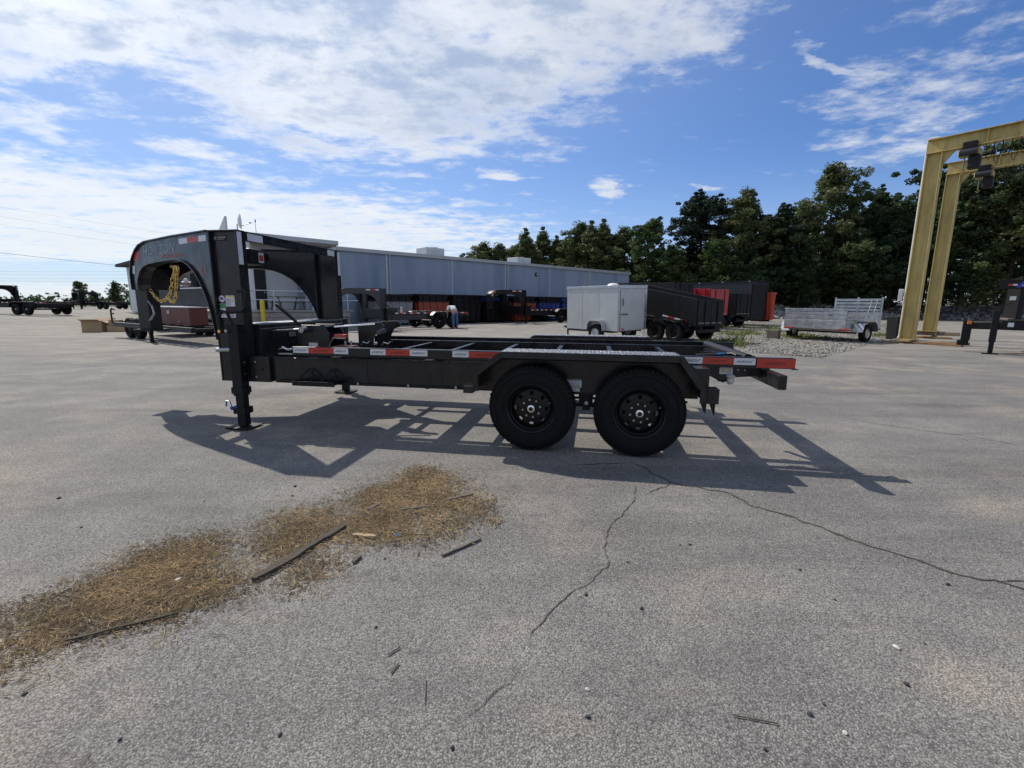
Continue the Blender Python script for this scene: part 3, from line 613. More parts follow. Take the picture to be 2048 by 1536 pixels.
# ------------------------------------------------------------------ power lines
def wire(pts, label, rad=.02):
    m = MB(); P = []
    for a, b in zip(pts[:-1], pts[1:]):
        a = Vector(a); b = Vector(b)
        for i in range(12): f = i / 12; P.append(a.lerp(b, f) - Vector((0, 0, 1)) * 4 * f * (1 - f) * .012 * (b - a).length)
    P.append(Vector(pts[-1])); m.path(P, rad, 5); tag(m.build('power_line', 'black_matte'), label, 'cable', 'overhead wires')
wire([(-110, 52, 14), (-58, 70, 6.6), (-34, 62, 4.9)], 'lowest sagging overhead wire running to the building eave')
for z, dz in ((7.2, .3), (6.6, 0), (5.9, 0), (5.4, 0)):
    wire([(-160, 86, z + 2), (-75, 92, z), (20, 96, z)], 'overhead wire far beyond the lot', .010)
for z in (21.0, 19.5, 18.2): wire([(-140, 56, z + 6), (-62, 86, z - 7.5), (-30, 104, z - 10)], 'high overhead wire slanting down towards the building', .008)
# ------------------------------------------------------------------ the charcoal roll-off gooseneck trailer
YAW = .1761; TO = Vector((.1723, 4.0974, 0)); WC = 1.27
T = empty('gooseneck_trailer', TO, -YAW, 'charcoal gooseneck roll-off trailer with lettered red and white reflective stickers, parked on its jack', 'trailer')
CH = 'charcoal'
def mir(y): return 2 * WC - y
def both(fn):                                             # near side and its mirror image across the trailer
    out = []
    for f in (lambda y: y, mir): out.append(fn(f))
    return out
def bxm(m, x0, x1, y0, y1, z0, z1, f): a, b = sorted((f(y0), f(y1))); return m.box(x0, x1, a, b, z0, z1)
# main beams: box with thin flanges, a front splice plate and a gap before it
def _beam(f):
    m = MB(); bxm(m, -2.80, 1.50, .29, .38, .515, .765, f); bxm(m, -2.80, 1.50, .275, .40, .505, .516, f); bxm(m, -2.80, 1.50, .275, .40, .764, .776, f)
    b = m.build('main_beam', CH, T, .003)
    m = MB(); bxm(m, -3.1, -2.86, .278, .40, .503, .778, f); sp = m.build('splice_plate', CH, b, .004)
    m = MB(); bxm(m, -2.86, -2.80, .33, .40, .51, .77, f); m.build('splice_gap', 'black_matte', b)
    for (bx_, bz) in ((-3.02, .72), (-3.02, .56), (-2.95, .64)):
        m = MB(); m.tube((bx_, f(.277), bz), (bx_, f(.268), bz), .011, None, 8); m.build('bolt', 'zinc' if bz != .64 else 'black_matte', b)
both(_beam)
# tilting rails above the beams
def _rail(f):
    m = MB(); bxm(m, -2.61, 2.30, .33, .342, .797, .89, f); bxm(m, -2.61, 2.30, .343, .41, .882, .89, f); bxm(m, -2.61, 2.30, .343, .41, .797, .805, f)
    r = m.build('tilt_rail', CH, T, .002); return r
railN, railF = both(_rail)
m = MB(); m.box(2.28, 2.33, .335, .42, .79, .797); m.build('rail_toe', CH, railN)
for y0 in (.62, mir(.68)):
    MB().box(-2.3, 1.95, y0, y0 + .06, .78, .86).build('inner_rail', CH, T, .003)
for i, sx in enumerate(np.arange(-2.2, 2.0, .58)):
    MB().box(sx, sx + .05, .43, .615, .785, .83).build('cross_member', CH, T); MB().box(sx, sx + .05, .685, mir(.685), .79, .84).build('cross_member', CH, T); MB().box(sx, sx + .05, mir(.615), mir(.43), .785, .83).build('cross_member', CH, T)
for sx in (-2.6, -1.4, -.5, .45, 1.4): MB().box(sx, sx + .1, .41, mir(.41), .56, .70).build('frame_cross_tube', CH, T, .004)
MB().tube((-2.2, WC, .72), (.3, WC, .74), .06, None, 16).build('lift_cylinder', 'black_paint', T, smooth=True); MB().tube((.3, WC, .74), (1.2, WC, .755), .032, None, 12).build('cylinder_rod', 'chrome', T, smooth=True)
# reflective stickers
RED = [(-2.42, -2.13), (-1.55, -1.29), (-.67, -.36), (1.525, 1.79)]; WHT = [(-2.6, -2.42), (-2.13, -1.965), (-1.72, -1.55), (-1.29, -1.10), (-.84, -.67), (1.33, 1.525), (1.79, 1.972)]
def wing_text(par, x0, x1, y, z0, z1, ink):
    w = x1 - x0; h = z1 - z0
    text('HORIZON', ink, par, (x0 + w * .16, y, z0 + h * .3), (1, 0, 0), (0, 0, 1), w * .68, h * .36, .35)
    for tri in ([(.05, .30), (.20, .42), (.17, .5)], [(.85, .62), (.95, .74), (.83, .70)]): MB().add([(x0 + w * a_, y, z0 + h * b_) for a_, b_ in tri], [(0, 1, 2)]).build('wing_mark', ink, par)
for x0, x1 in WHT:
    s_ = MB().box(x0 + .001, x1 - .001, .3285, .3295, .824, .884).build('white_sticker', 'sticker_white', T); wing_text(s_, x0, x1, .3278, .824, .884, 'ink_dark')
for x0, x1 in RED:
    s_ = MB().box(x0 + .001, x1 - .001, .3285, .3295, .824, .884).build('red_sticker', 'sticker_red', T); wing_text(s_, x0 + .03, x1 - .03, .3278, .824, .884, 'ink_red')
s_ = MB().box(1.985, 2.296, .3285, .3295, .803, .886).build('red_sticker', 'sticker_red', T); wing_text(s_, 2.03, 2.26, .3278, .805, .884, 'ink_red')
# posts: H-beams
def _post(f):
    m = MB(); bxm(m, -3.46, -3.443, .28, .41, .5, 2.09, f); bxm(m, -3.137, -3.12, .28, .41, .5, 2.09, f); bxm(m, -3.443, -3.137, .325, .343, .5, 2.09, f); bxm(m, -3.442, -3.138, .285, .324, 2.075, 2.09, f)
    return m.build('post', CH, T, .003)
postN, postF = both(_post)
m = MB(); m.box(-3.44, -3.24, .285, .325, .5, 1.02); m.build('post_gusset', CH, T, .003)
hd = MB().box(-3.26, -3.115, .42, mir(.42), 2.03, 2.088); hd.box(-3.135, -3.113, .41, mir(.41), 1.985, 2.03); hd.build('header', CH, T, .003)
for a, b in ((.43, .66), (1.93, 2.10)): MB().box(-3.112, -3.1105, a, b, 1.995, 2.07).build('white_sticker', 'sticker_white', T)
for a, b in ((.288, .352), (mir(.352), mir(.288))): MB().box(-3.1195, -3.118, a, b, 1.74, 2.07).build('white_sticker', 'sticker_white', T)
# neck plates
A2 = np.array([-3.46, .29]); B2 = np.array([-5.6, 1.16]); LN = float(np.linalg.norm(B2 - A2))
OUT = [(0, 2.09), (.36, 2.09), (.66, 2.075), (.735, 2.045), (.785, 1.995), (.83, 1.92), (.862, 1.85), (.885, 1.72), (.89, 1.6), (.885, 1.50)]
INN = [(.80, 1.50), (.80, 1.56), (.785, 1.64), (.75, 1.72), (.70, 1.775), (.63, 1.80), (.50, 1.815), (.36, 1.82), (.30, 1.812), (.25, 1.79), (.20, 1.745), (.15, 1.67), (.106, 1.565), (.065, 1.42), (.035, 1.27), (.015, 1.12), (.0, .95)]
def _neck(f):
    a = np.array([A2[0], f(A2[1])]); b = np.array([B2[0], f(B2[1])]); d = (b - a) / LN; e1 = (d[0], d[1], 0); nrm = (d[1], -d[0], 0); sg = 1 if f(0) > 1 else -1
    if nrm[1] * sg < 0: nrm = (-nrm[0], -nrm[1], 0)       # nrm points outwards
    o = (a[0], a[1], 0); sc = lambda P: [(k * LN, z) for k, z in P]
    m = MB(); m.prism(sc(OUT + INN), o, e1, (0, 0, 1), nrm, -.018, 0); pl_ = m.build('neck_plate', CH, T)
    m = MB(); m.ribbon(sc(OUT), o, e1, (0, 0, 1), nrm, -.10, .025, -.012); m.build('top_flange', CH, pl_)
    m = MB(); m.ribbon(sc(INN), o, e1, (0, 0, 1), nrm, -.12, .025, -.012); m.build('arch_flange', CH, pl_)
    return pl_, o, e1, nrm
(npN, oN, eN, nN), (npF, oF, eF, nF) = both(_neck)
eN = Vector(eN); nN = Vector(nN); oN = Vector(oN)
def onneck(k, z, lift=.002): p = oN + eN * (k * LN) + nN * lift; return Vector((p.x, p.y, z))
def neck_quad(k0, k1, z0, z1, lift=.0015):
    m = MB(); m.add([onneck(k0, z0, lift), onneck(k1, z0, lift), onneck(k1, z1, lift), onneck(k0, z1, lift)], [(0, 1, 2, 3)]); return m
neck_quad(.02, .09, 1.985, 2.045).build('white_sticker', 'sticker_white', npN); neck_quad(.09, .20, 1.985, 2.045).build('red_sticker', 'sticker_red', npN); neck_quad(.20, .285, 1.985, 2.045).build('white_sticker', 'sticker_white', npN)
m = MB(); m.add([onneck(.775, 1.86), onneck(.835, 1.86), onneck(.80, 1.965), onneck(.745, 1.965)], [(0, 1, 2, 3)]); m.build('red_sticker', 'sticker_red', npN)
m = MB(); m.add([onneck(.84, 1.70), onneck(.868, 1.70), onneck(.86, 1.80), onneck(.825, 1.80)], [(0, 1, 2, 3)]); m.build('white_sticker', 'sticker_white', npN)
m = MB(); m.add([onneck(.70, 1.845), onneck(.30, 1.86), onneck(.30, 2.03), onneck(.66, 2.03), onneck(.735, 1.97)], [(0, 1, 2, 3, 4)]); 
text('HORIZON', 'ink_grey', npN, onneck(.70, 1.905), -eN, (0, 0, 1), .37 * LN, .105, .25)
text('TRAILERS', 'ink_bright_red', npN, onneck(.50, 1.852), -eN, (0, 0, 1), .235 * LN, .038, .1)
for z in (1.872, 1.852, 1.836): neck_quad(.52, .70, z, z + .006).build('logo_bar', 'ink_grey', npN)
text('2', 'ink_bright_red', npN, onneck(.10, 1.66), -eN, (0, 0, 1), .05, .065, .1); text('0', 'ink_grey', npN, onneck(.068, 1.66), -eN, (0, 0, 1), .05, .065, .1); neck_quad(.03, .11, 1.645, 1.65).build('logo_bar', 'ink_bright_red', npN)
# nose and coupler
m = MB(); nk = .885 * LN; ax = A2[0] + (B2[0] - A2[0]) * .885; ay = A2[1] + (B2[1] - A2[1]) * .885
prof = []
for k, z in OUT[2:]:
    prof.append((A2[0] + (B2[0] - A2[0]) * k, z))
m.ribbon(prof, (0, 0, 0), (1, 0, 0), (0, 0, 1), (0, 1, 0), ay + .04, mir(ay + .04), .012); m.build('nose_cover', CH, T)
MB().box(-5.36, -5.16, ay + .06, mir(ay + .06), 1.50, 1.78).build('nose_block', CH, T, .006)
cpl = MB().box(-5.40, -5.22, WC - .16, WC + .02, .99, 1.52).build('coupler', CH, T, .008)
MB().box(-5.45, -5.17, WC - .22, WC + .08, .965, .992).build('coupler_plate', 'black_matte', cpl, .004)
MB().path([(-5.2, WC - .17, 1.36), (-5.12, WC - .2, 1.3), (-5.1, WC - .2, 1.2), (-5.16, WC - .2, 1.12), (-5.22, WC - .17, 1.1)], .012).build('release_handle', 'zinc', cpl)
for k in (.3, .5, .66):
    xx = A2[0] + (B2[0] - A2[0]) * k; yy = A2[1] + (B2[1] - A2[1]) * k; MB().box(xx - .04, xx + .04, yy + .03, mir(yy + .03), 1.95, 2.03).build('neck_cross_tube', CH, T)
bx2 = MB().box(-3.80, -3.52, .95, 1.20, 1.80, 1.99).build('control_box', 'black_paint', T, .03); MB().box(-3.52, -3.518, 1.09, 1.18, 1.83, 1.95).build('warning_label', 'sticker_white', bx2); MB().box(-3.5175, -3.5165, 1.10, 1.17, 1.85, 1.92).build('print', 'ink_bright_red', bx2)
# front tool box with tread plate lid
tb = MB().box(-3.44, -3.06, .43, mir(.43), .60, 1.105).build('tool_box', CH, T, .004); MB().box(-3.45, -3.05, .42, mir(.42), 1.106, 1.122).build('tread_lid', 'tread_plate', tb); MB().box(-3.052, -3.045, .43, mir(.43), 1.06, 1.07).build('trim_strip', 'zinc', tb)
for yy in (.9, 1.6): MB().box(-3.052, -3.04, yy, yy + .12, .95, 1.0).build('latch', 'zinc', tb, .004)
# jacks
def _jack(f, near):
    a, b = sorted((f(.165), f(.272))); c = (a + b) / 2
    j = MB().box(-3.235, -3.115, a, b, .36, 1.12).build('jack', 'black_paint', T, .006)
    MB().box(-3.222, -3.128, a + .012, b - .012, .03, .36).build('drop_leg', 'black_paint', j, .004); m = MB(); m.box(-3.305, -3.045, c - .13, c + .13, .012, .024); m.box(-3.305, -3.24, c - .13, c + .13, .0245, .03); m.build('foot_plate', 'black_paint', j, .003)
    for z in (.42, .20): MB().box(-3.245, -3.105, a - .012, b + .012, z - .035, z + .035).build('collar', 'black_paint', j, .004)
    if near:
        MB().path([(-3.245, c, .2), (-3.30, c, .205), (-3.325, c, .235), (-3.345, c, .29), (-3.375, c, .29), (-3.385, c, .23)], .013, 8).build('spring_pin', 'chrome', j, smooth=True)
        MB().tube((-3.30, c - .02, .215), (-3.30, c + .06, .215), .022).build('pin_body', 'blue_ink', j)
        MB().path([(-3.17, .17, 1.12), (-3.2, .15, 1.25), (-3.26, .15, 1.26), (-3.30, .15, 1.2), (-3.30, .15, 1.06)], .016, 8).build('hose', 'black_matte', j, smooth=True)
        MB().tube((-3.30, .13, 1.05), (-3.30, .18, 1.05), .017).build('fitting', 'gold_zinc', j); MB().tube((-3.22, .13, 1.055), (-3.22, .165, 1.055), .017).build('fitting', 'zinc', j)
        MB().path([(-3.17, .16, 1.25), (-3.03, .16, 1.26), (-2.98, .16, 1.3), (-2.97, .16, 1.44), (-3.0, .16, 1.46), (-3.06, .16, 1.46)], .017, 8).build('grab_handle', 'black_paint', j, smooth=True)
        MB().tube((-3.43, .22, .845), (-3.26, .22, .85), .022, None, 10).build('crank_shaft', 'zinc', j)
        m = MB(); m.box(-3.235, -3.03, .17, .275, 1.12, 1.135); m.build('jack_cap', CH, j)
        for z in (.72, .6): MB().tube((-3.11, c, z), (-3.10, c, z), .012, None, 8).build('bolt', 'zinc', j)
_jack(lambda y: y, True); _jack(mir, False)
# labels on the near post (web at y=.325)
def plabel(nm, x0, x1, z0, z1, mt_, y=.3235): return MB().box(x0, x1, y, y + .0012, z0, z1).build(nm, mt_, T)
pb = plabel('badge', -3.425, -3.27, 1.985, 2.035, 'black_paint'); 
for k, (x0, x1, z0, z1) in enumerate([(-3.42, -3.39, 1.995, 2.028), (-3.38, -3.28, 2.012, 2.026), (-3.38, -3.30, 1.996, 2.005)]): MB().box(x0, x1, .3222, .3232, z0, z1).build('badge_bar', 'ink_grey', pb)
rl = MB().tube((-3.40, .3246, 1.385), (-3.40, .3232, 1.385), .036, None, 20).build('round_label', 'sticker_white', T); MB().box(-3.42, -3.38, .3222, .323, 1.375, 1.4).build('print', 'sticker_purple', rl)
gl = plabel('green_label', -3.43, -3.365, 1.255, 1.335, 'sticker_white'); MB().box(-3.427, -3.368, .3222, .3232, 1.285, 1.332).build('print', 'sticker_green', gl)
wl = plabel('warning_label', -3.355, -3.245, 1.305, 1.42, 'sticker_white'); MB().box(-3.352, -3.248, .3222, .3232, 1.405, 1.417).build('print', 'sticker_yellow', wl); MB().box(-3.285, -3.26, .3222, .3232, 1.35, 1.385).build('print', 'sticker_yellow', wl)
for k in range(5): MB().box(-3.345, -3.295, .3222, .3232, 1.32 + k * .015, 1.326 + k * .015).build('print', 'ink_grey', wl)
dl = plabel('data_label', -3.43, -3.25, 1.185, 1.235, 'sticker_white'); MB().box(-3.42, -3.26, .3222, .3232, 1.224, 1.233).build('print', 'ink_red', dl)
for k in range(3): MB().box(-3.33, -3.27, .3222, .3232, 1.192 + k * .01, 1.196 + k * .01).build('print', 'ink_grey', dl)
# winch bracket, levers, stop horns
m = MB(); m.xz([(-2.80, .80), (-2.40, .80), (-2.40, 1.0), (-2.46, 1.10), (-2.76, 1.10), (-2.80, 1.04)], .70, .72); m.xz([(-2.80, .80), (-2.40, .80), (-2.40, 1.0), (-2.46, 1.10), (-2.76, 1.10), (-2.80, 1.04)], 1.0, 1.02); m.box(-2.78, -2.42, .721, .999, .80, .82); wb = m.build('winch_bracket', CH, T, .004)
MB().tube((-2.6, .73, .95), (-2.6, .99, .95), .11, None, 20).build('winch_drum', 'black_paint', wb, smooth=True); MB().box(-2.76, -2.48, .74, .98, 1.06, 1.085).build('winch_cover', 'black_paint', wb, .01)
lv = MB().path([(-2.68, .62, 1.04), (-2.70, .62, 1.10), (-2.96, .62, 1.315), (-2.985, .62, 1.325)], [.012, .016, .02, .016], 8).build('lever', 'black_paint', wb, smooth=True)
MB().tube((-2.68, .6, 1.05), (-2.68, .70, 1.05), .035).build('pivot', 'zinc', wb)
MB().tube((-3.06, .62, 1.035), (-2.72, .64, 1.055), .011).build('push_rod', 'zinc', wb); MB().tube((-2.42, .85, 1.075), (-1.98, .98, 1.108), .014).build('latch_rod', 'chrome', wb)
m = MB(); m.path([(-2.43, .69, .82), (-2.35, .69, .96)], .008); m.build('pull_cable', 'zinc', wb)
MB().box(-2.66, -2.55, .6985, .6995, .825, .90).build('warning_label', 'sticker_white', wb); MB().xz([(-2.645, .85), (-2.61, .85), (-2.6275, .885)], .6975, .6983).build('print', 'sticker_yellow', wb)
MB().box(-2.36, -2.22, .72, .80, .955, 1.0).build('marker_light', 'red_plastic', T, .01); MB().box(-2.37, -2.21, .715, .725, .95, .965).build('light_bracket', 'zinc', T)
m = MB(); m.box(-2.30, -2.08, .60, .604, .81, .88); m.box(-2.30, -2.08, .604, .76, .876, .88); m.box(-2.30, -2.296, .604, .76, .81, .876); m.build('battery_tray', 'rust_red', T)
for yy in (.62, .74): MB().tube((-2.16, yy, .80), (-2.16, yy, .93), .012).build('tie_rod', 'zinc', T)
HORN = [(-2.22, .80), (-2.05, .80), (-2.03, .95), (-1.985, 1.03), (-1.92, 1.05), (-1.89, 1.08), (-1.93, 1.13), (-2.05, 1.125), (-2.22, 1.115)]
for yy in (1.02, 1.50):
    MB().xz(HORN, yy, yy + .03).build('stop_horn', CH, T, .003)
MB().tube((-2.10, 1.05, 1.0), (-2.10, 1.5, 1.0), .035).build('stop_pin', 'zinc', T)
for xx in (-2.12, -1.86): MB().path([(xx - .03, .95, .865), (xx, .94, .90), (xx + .05, .95, .885), (xx + .07, .96, .91)], .009, 6).build('spring_clip', 'zinc', T)
MB().path([(-2.82, .40, .86), (-2.76, .38, .875), (-2.70, .38, .85), (-2.63, .40, .86)], .012, 6).build('hinge_loop', 'chrome', T); MB().box(-2.8, -2.63, .36, .41, .80, .812).build('hinge_bar', 'zinc', T)
# side step
m = MB(); m.box(-2.47, -2.0, .09, .096, .515, .56); m.box(-2.47, -2.464, .097, .27, .515, .56); m.box(-2.006, -2.0, .097, .27, .53, .56); m.box(-2.46, -2.01, .262, .268, .52, .56); st = m.build('step', 'black_paint', T)
for k in range(14): MB().box(-2.455 + k * .032, -2.445 + k * .032, .098, .260, .548, .556).build('tread_bar', 'black_paint', st)
for xx in (-2.38, -2.12): MB().path([(xx - .06, .15, .56), (xx - .01, .265, .665), (xx + .03, .268, .665), (xx + .08, .18, .56)], .009, 6).build('step_bracket', 'black_paint', st)
# fenders
FP = [(-.535, .56), (-.535, .735), (-.30, .915), (-.27, .925), (1.27, .925), (1.30, .918), (1.47, .69), (1.50, .655), (1.50, .53)]
def _fender(f):
    m = MB(); o = (0, 0, 0); a, b = sorted((f(-.03), f(.27))); m.ribbon(FP, o, (1, 0, 0), (0, 0, 1), (0, 1, 0), a, b, -.008); fe = m.build('fender', CH, T)
    a, b = sorted((f(-.034), f(-.03)))
    m = MB(); m.ribbon(FP, o, (1, 0, 0), (0, 0, 1), (0, 1, 0), a, b, -.055); m.build('fender_lip', CH, fe)
    a, b = sorted((f(-.028), f(.272))); m = MB(); m.box(-.27, 1.27, a, b, .9255, .929)
    for ix in range(44):
        for iy in range(9):
            cx_ = -.25 + ix * .0345; cy_ = a + .02 + iy * .0325; sg_ = 1 if (ix + iy) % 2 else -1; d1 = Vector((.012, .012 * sg_, 0)); d2 = Vector((-.004 * sg_, .004, 0)); c_ = Vector((cx_, cy_, .9291))
            m.add([c_ - d1, c_ - d2, c_ + d1, c_ + d2, c_ + Vector((0, 0, .0035))], [(0, 1, 4), (1, 2, 4), (2, 3, 4), (3, 0, 4)])
    m.build('tread_plate', 'tread_plate', fe)
    a, b = sorted((f(.262), f(.268))); m = MB()
    arcs = [(-.53, .52), (-.53, .74), (-.29, .915), (1.28, .915), (1.46, .69), (1.49, .52)]; m.xz(arcs, a, b); m.build('inner_skirt', CH, fe)
    a, b = sorted((f(.235), f(.2615))); MB().box(-.45, 1.38, a, b, .826, .832).build('skirt_rib', 'black_matte', fe)
    a, b = sorted((f(-.03), f(.12))); MB().box(-.63, -.536, a, b, .535, .60).build('light_box', CH, fe, .004)
    m = MB(); a, b = sorted((f(-.03), f(.10))); m.box(1.505, 1.60, a, b, .525, .655); lb = m.build('light_box', CH, fe, .005); MB().tube((1.548, f(-.031), .575), (1.548, f(-.034), .575), .012, None, 10).build('grommet', 'black_matte', lb)
    a, b = sorted((f(.05), f(.26))); MB().box(1.42, 1.53, a, b, .656, .815).build('rear_bracket', CH, fe, .004)
    for x0 in (1.45, 1.52):
        a, b = sorted((f(-.028), f(-.020))); MB().xz([(x0, .54), (x0 + .055, .54), (x0 + .05, .44 - (.02 if x0 > 1.5 else 0)), (x0 + .035, .455)], a, b).build('flap_tab', 'black_paint', fe)
    return fe
both(_fender)
# wheels
def wheel(x, f, detail):
    sg = 1 if f(0) < 1 else -1; o = (x, f(.0), .403)
    pr_ = [(.218, .022), (.226, .010), (.25, .004), (.30, -.002), (.345, .006), (.372, .022), (.389, .04), (.394, .06), (.394, .175), (.389, .195), (.372, .213), (.345, .229), (.30, .237), (.25, .231), (.222, .22)]
    m = MB(); m.lathe([(r, h * sg) for r, h in pr_], o, 'y', 48)
    for rr in (.262, .335):
        m.lathe([(rr - .004, (-.001 if rr > .3 else .001) * sg), (rr, (-.005 if rr > .3 else -.002) * sg), (rr + .004, (.0 if rr > .3 else .001) * sg)], o, 'y', 48)
    for row, (h0, h1) in enumerate([(.022, .058), (.064, .100), (.106, .138), (.144, .178), (.182, .214)]):
        for k in range(52):
            t = 2 * math.pi * (k + .5 * (row % 2)) / 52; dt = .043; vs = []
            for tt, hh, rr in ((t - dt, h0, .386), (t + dt, h0, .386), (t + dt, h1, .386), (t - dt, h1, .386), (t - dt, h0 + .003, .4025), (t + dt, h0 + .003, .4025), (t + dt, h1 - .003, .4025), (t - dt, h1 - .003, .4025)):
                if row in (0, 4) and ((row == 0 and hh < .04) or (row == 4 and hh > .2)): rr -= .010
                vs.append((o[0] + rr * math.cos(tt), o[1] + hh * sg, o[2] + rr * math.sin(tt)))
            m.add(vs, [(4, 5, 6, 7), (0, 1, 5, 4), (1, 2, 6, 5), (2, 3, 7, 6), (3, 0, 4, 7)])
    ty = m.build('tyre', 'rubber', T, smooth=True)
    m = MB(); m.lathe([(.228, .018 * sg), (.232, .008 * sg), (.226, .003 * sg), (.217, .010 * sg), (.206, .022 * sg), (.202, .05 * sg), (.192, .06 * sg), (.190, .09 * sg)], o, 'y', 48); m.lathe([(.190, .085 * sg), (.172, .072 * sg), (.160, .068 * sg)], o, 'y', 48)
    m.lathe([(.124, .062 * sg), (.11, .058 * sg), (.085, .06 * sg), (.06, .06 * sg), (.0, .06 * sg)], o, 'y', 40); m.lathe([(.19, .2 * sg), (.19, .09 * sg)], o, 'y', 40); m.lathe([(.0, .13 * sg), (.152, .13 * sg), (.152, .2 * sg)], o, 'y', 30)
    for k in range(8):
        t0 = 2 * math.pi * k / 8 + .12; t1 = t0 + .785 - .24; m.lathe([(.160, .068 * sg), (.145, .062 * sg), (.124, .062 * sg)], o, 'y', 6, t0, t1)
    rm = m.build('rim', 'rim_black', ty, smooth=True)
    MB().lathe([(.0, .002 * sg), (.022, .003 * sg), (.024, .012 * sg), (.034, .014 * sg), (.040, .022 * sg), (.042, .06 * sg)], o, 'y', 20).build('hub_cap', 'chrome', ty, smooth=True); MB().lathe([(.0, -.002 * sg), (.019, -.001 * sg), (.02, .004 * sg)], o, 'y', 16).build('hub_plug', 'black_matte', ty, smooth=True)
    for k in range(8):
        t = 2 * math.pi * k / 8 + .2; c = (o[0] + .082 * math.cos(t), o[2] + .082 * math.sin(t)); MB().tube((c[0], o[1] + .06 * sg, c[1]), (c[0], o[1] + .036 * sg, c[1]), .0125, .010, 6).build('lug_nut', 'zinc', ty)
    t = .35; MB().tube((o[0] + .185 * math.cos(t), o[1] + .05 * sg, o[2] + .185 * math.sin(t)), (o[0] + .18 * math.cos(t), o[1] + .012 * sg, o[2] + .18 * math.sin(t)), .005).build('valve', 'zinc', ty)
for x in (0., .965):
    for f in (lambda y: y, mir): wheel(x, f, True)
    MB().tube((x, .12, .403), (x, mir(.12), .403), .055, None, 14).build('axle', 'black_paint', T, smooth=True)
def _susp(f):
    a, b = sorted((f(.27), f(.33))); m = MB(); m.xz([(.42, .51), (.56, .51), (.55, .40), (.43, .40)], a, b); m.xz([(.46, .52), (.53, .52), (.53, .36), (.46, .36)], *sorted((f(.255), f(.27)))); h = m.build('spring_hanger', 'black_paint', T, .004)
    MB().tube((.495, f(.25), .43), (.495, f(.34), .43), .018, None, 8).build('bolt', 'zinc', h)
    for x in (0., .965):
        m = MB(); a, b = sorted((f(.29), f(.35)))
        for k in range(4): L_ = .45 - k * .09; m.box(x - L_, x + L_, a, b, .46 - k * .012, .471 - k * .012)
        m.build('leaf_spring', 'black_matte', T)
    MB().box(.30, .70, *sorted((f(.285), f(.325))), .385, .42).build('equaliser', 'black_paint', T, .004)
both(_susp)
# rating plate between the wheels
rpl = MB().box(.30, .445, .2585, .2615, .575, .655).build('rating_plate', 'sticker_white', T); MB().box(.30, .445, .2575, .2583, .638, .655).build('print', 'ink_grey', rpl); r2 = MB().box(.345, .43, .2585, .2615, .535, .57).build('rating_plate', 'sticker_white', T); MB().tube((.385, .2583, .552), (.385, .2575, .552), .006).build('hole', 'ink_dark', r2)
for k in range(4): MB().box(.315, .43, .2575, .2583, .582 + k * .012, .586 + k * .012).build('print', 'ink_grey', rpl)
# rear end
m = MB(); m.xz([(1.40, .70), (1.62, .70), (1.74, .64), (1.80, .69), (2.02, .71), (2.13, .66), (2.13, .795), (1.40, .795)], .43, .45); re_ = m.build('rear_side_plate', CH, T, .003)
m = MB(); m.xz([(1.40, .70), (1.62, .70), (1.74, .64), (1.80, .69), (2.02, .71), (2.13, .66), (2.13, .795), (1.40, .795)], mir(.45), mir(.43)); m.build('rear_side_plate', CH, T, .003)
bm2 = MB().box(2.05, 2.115, -.02, mir(-.02), .665, .785).build('bumper_tube', CH, T, .008); MB().tube((2.083, -.0195, .725), (2.083, -.0225, .725), .011, None, 10).build('plug', 'black_matte', bm2)
wl2 = MB().box(1.70, 1.815, .427, .4285, .722, .79).build('warning_label', 'sticker_white', T); MB().xz([(1.715, .74), (1.755, .74), (1.735, .775)], .4258, .4266).build('print', 'sticker_yellow', wl2); MB().box(1.765, 1.805, .4258, .4266, .772, .784).build('print', 'sticker_yellow', wl2)
for k in range(3): MB().box(1.765, 1.805, .4258, .4266, .733 + k * .012, .737 + k * .012).build('print', 'ink_grey', wl2)
MB().lathe([(0, 0), (.02, .005), (.035, .03), (.03, .06), (.045, .08), (.02, .10), (0, .105)], (1.80, .42, .625), 'z', 10).build('plug_bag', 'plastic_clear', T, smooth=True); MB().path([(1.66, .44, .70), (1.70, .42, .66), (1.75, .42, .655), (1.80, .42, .68)], .008, 6).build('trailer_cord', 'black_matte', T)
for xx in (1.86, 1.92): MB().tube((xx, .43, .765), (xx, .426, .765), .007, None, 6).build('bolt', 'zinc', T)
MB().tube((1.95, .46, .86), (1.95, mir(.46), .86), .05, None, 18).build('rear_roller', 'black_paint', T, smooth=True)
MB().path([(1.55, .75, .86), (1.75, .66, .88), (1.84, .58, .90), (1.86, .50, .89)], .014, 6).build('lock_rod', 'black_paint', T); MB().beam((1.66, 1.0, .87), (1.98, .43, .885), .05, .02).build('rear_brace', CH, T); MB().beam((1.72, .62, .89), (1.78, .58, .90), .05, .012).build('blue_tag', 'blue_shade', T)
MB().path([(-1.15, .33, .51), (-1.13, .33, .495), (-1.1, .33, .495), (-1.08, .33, .51)], .007, 6).build('cable_loop', 'black_matte', T)
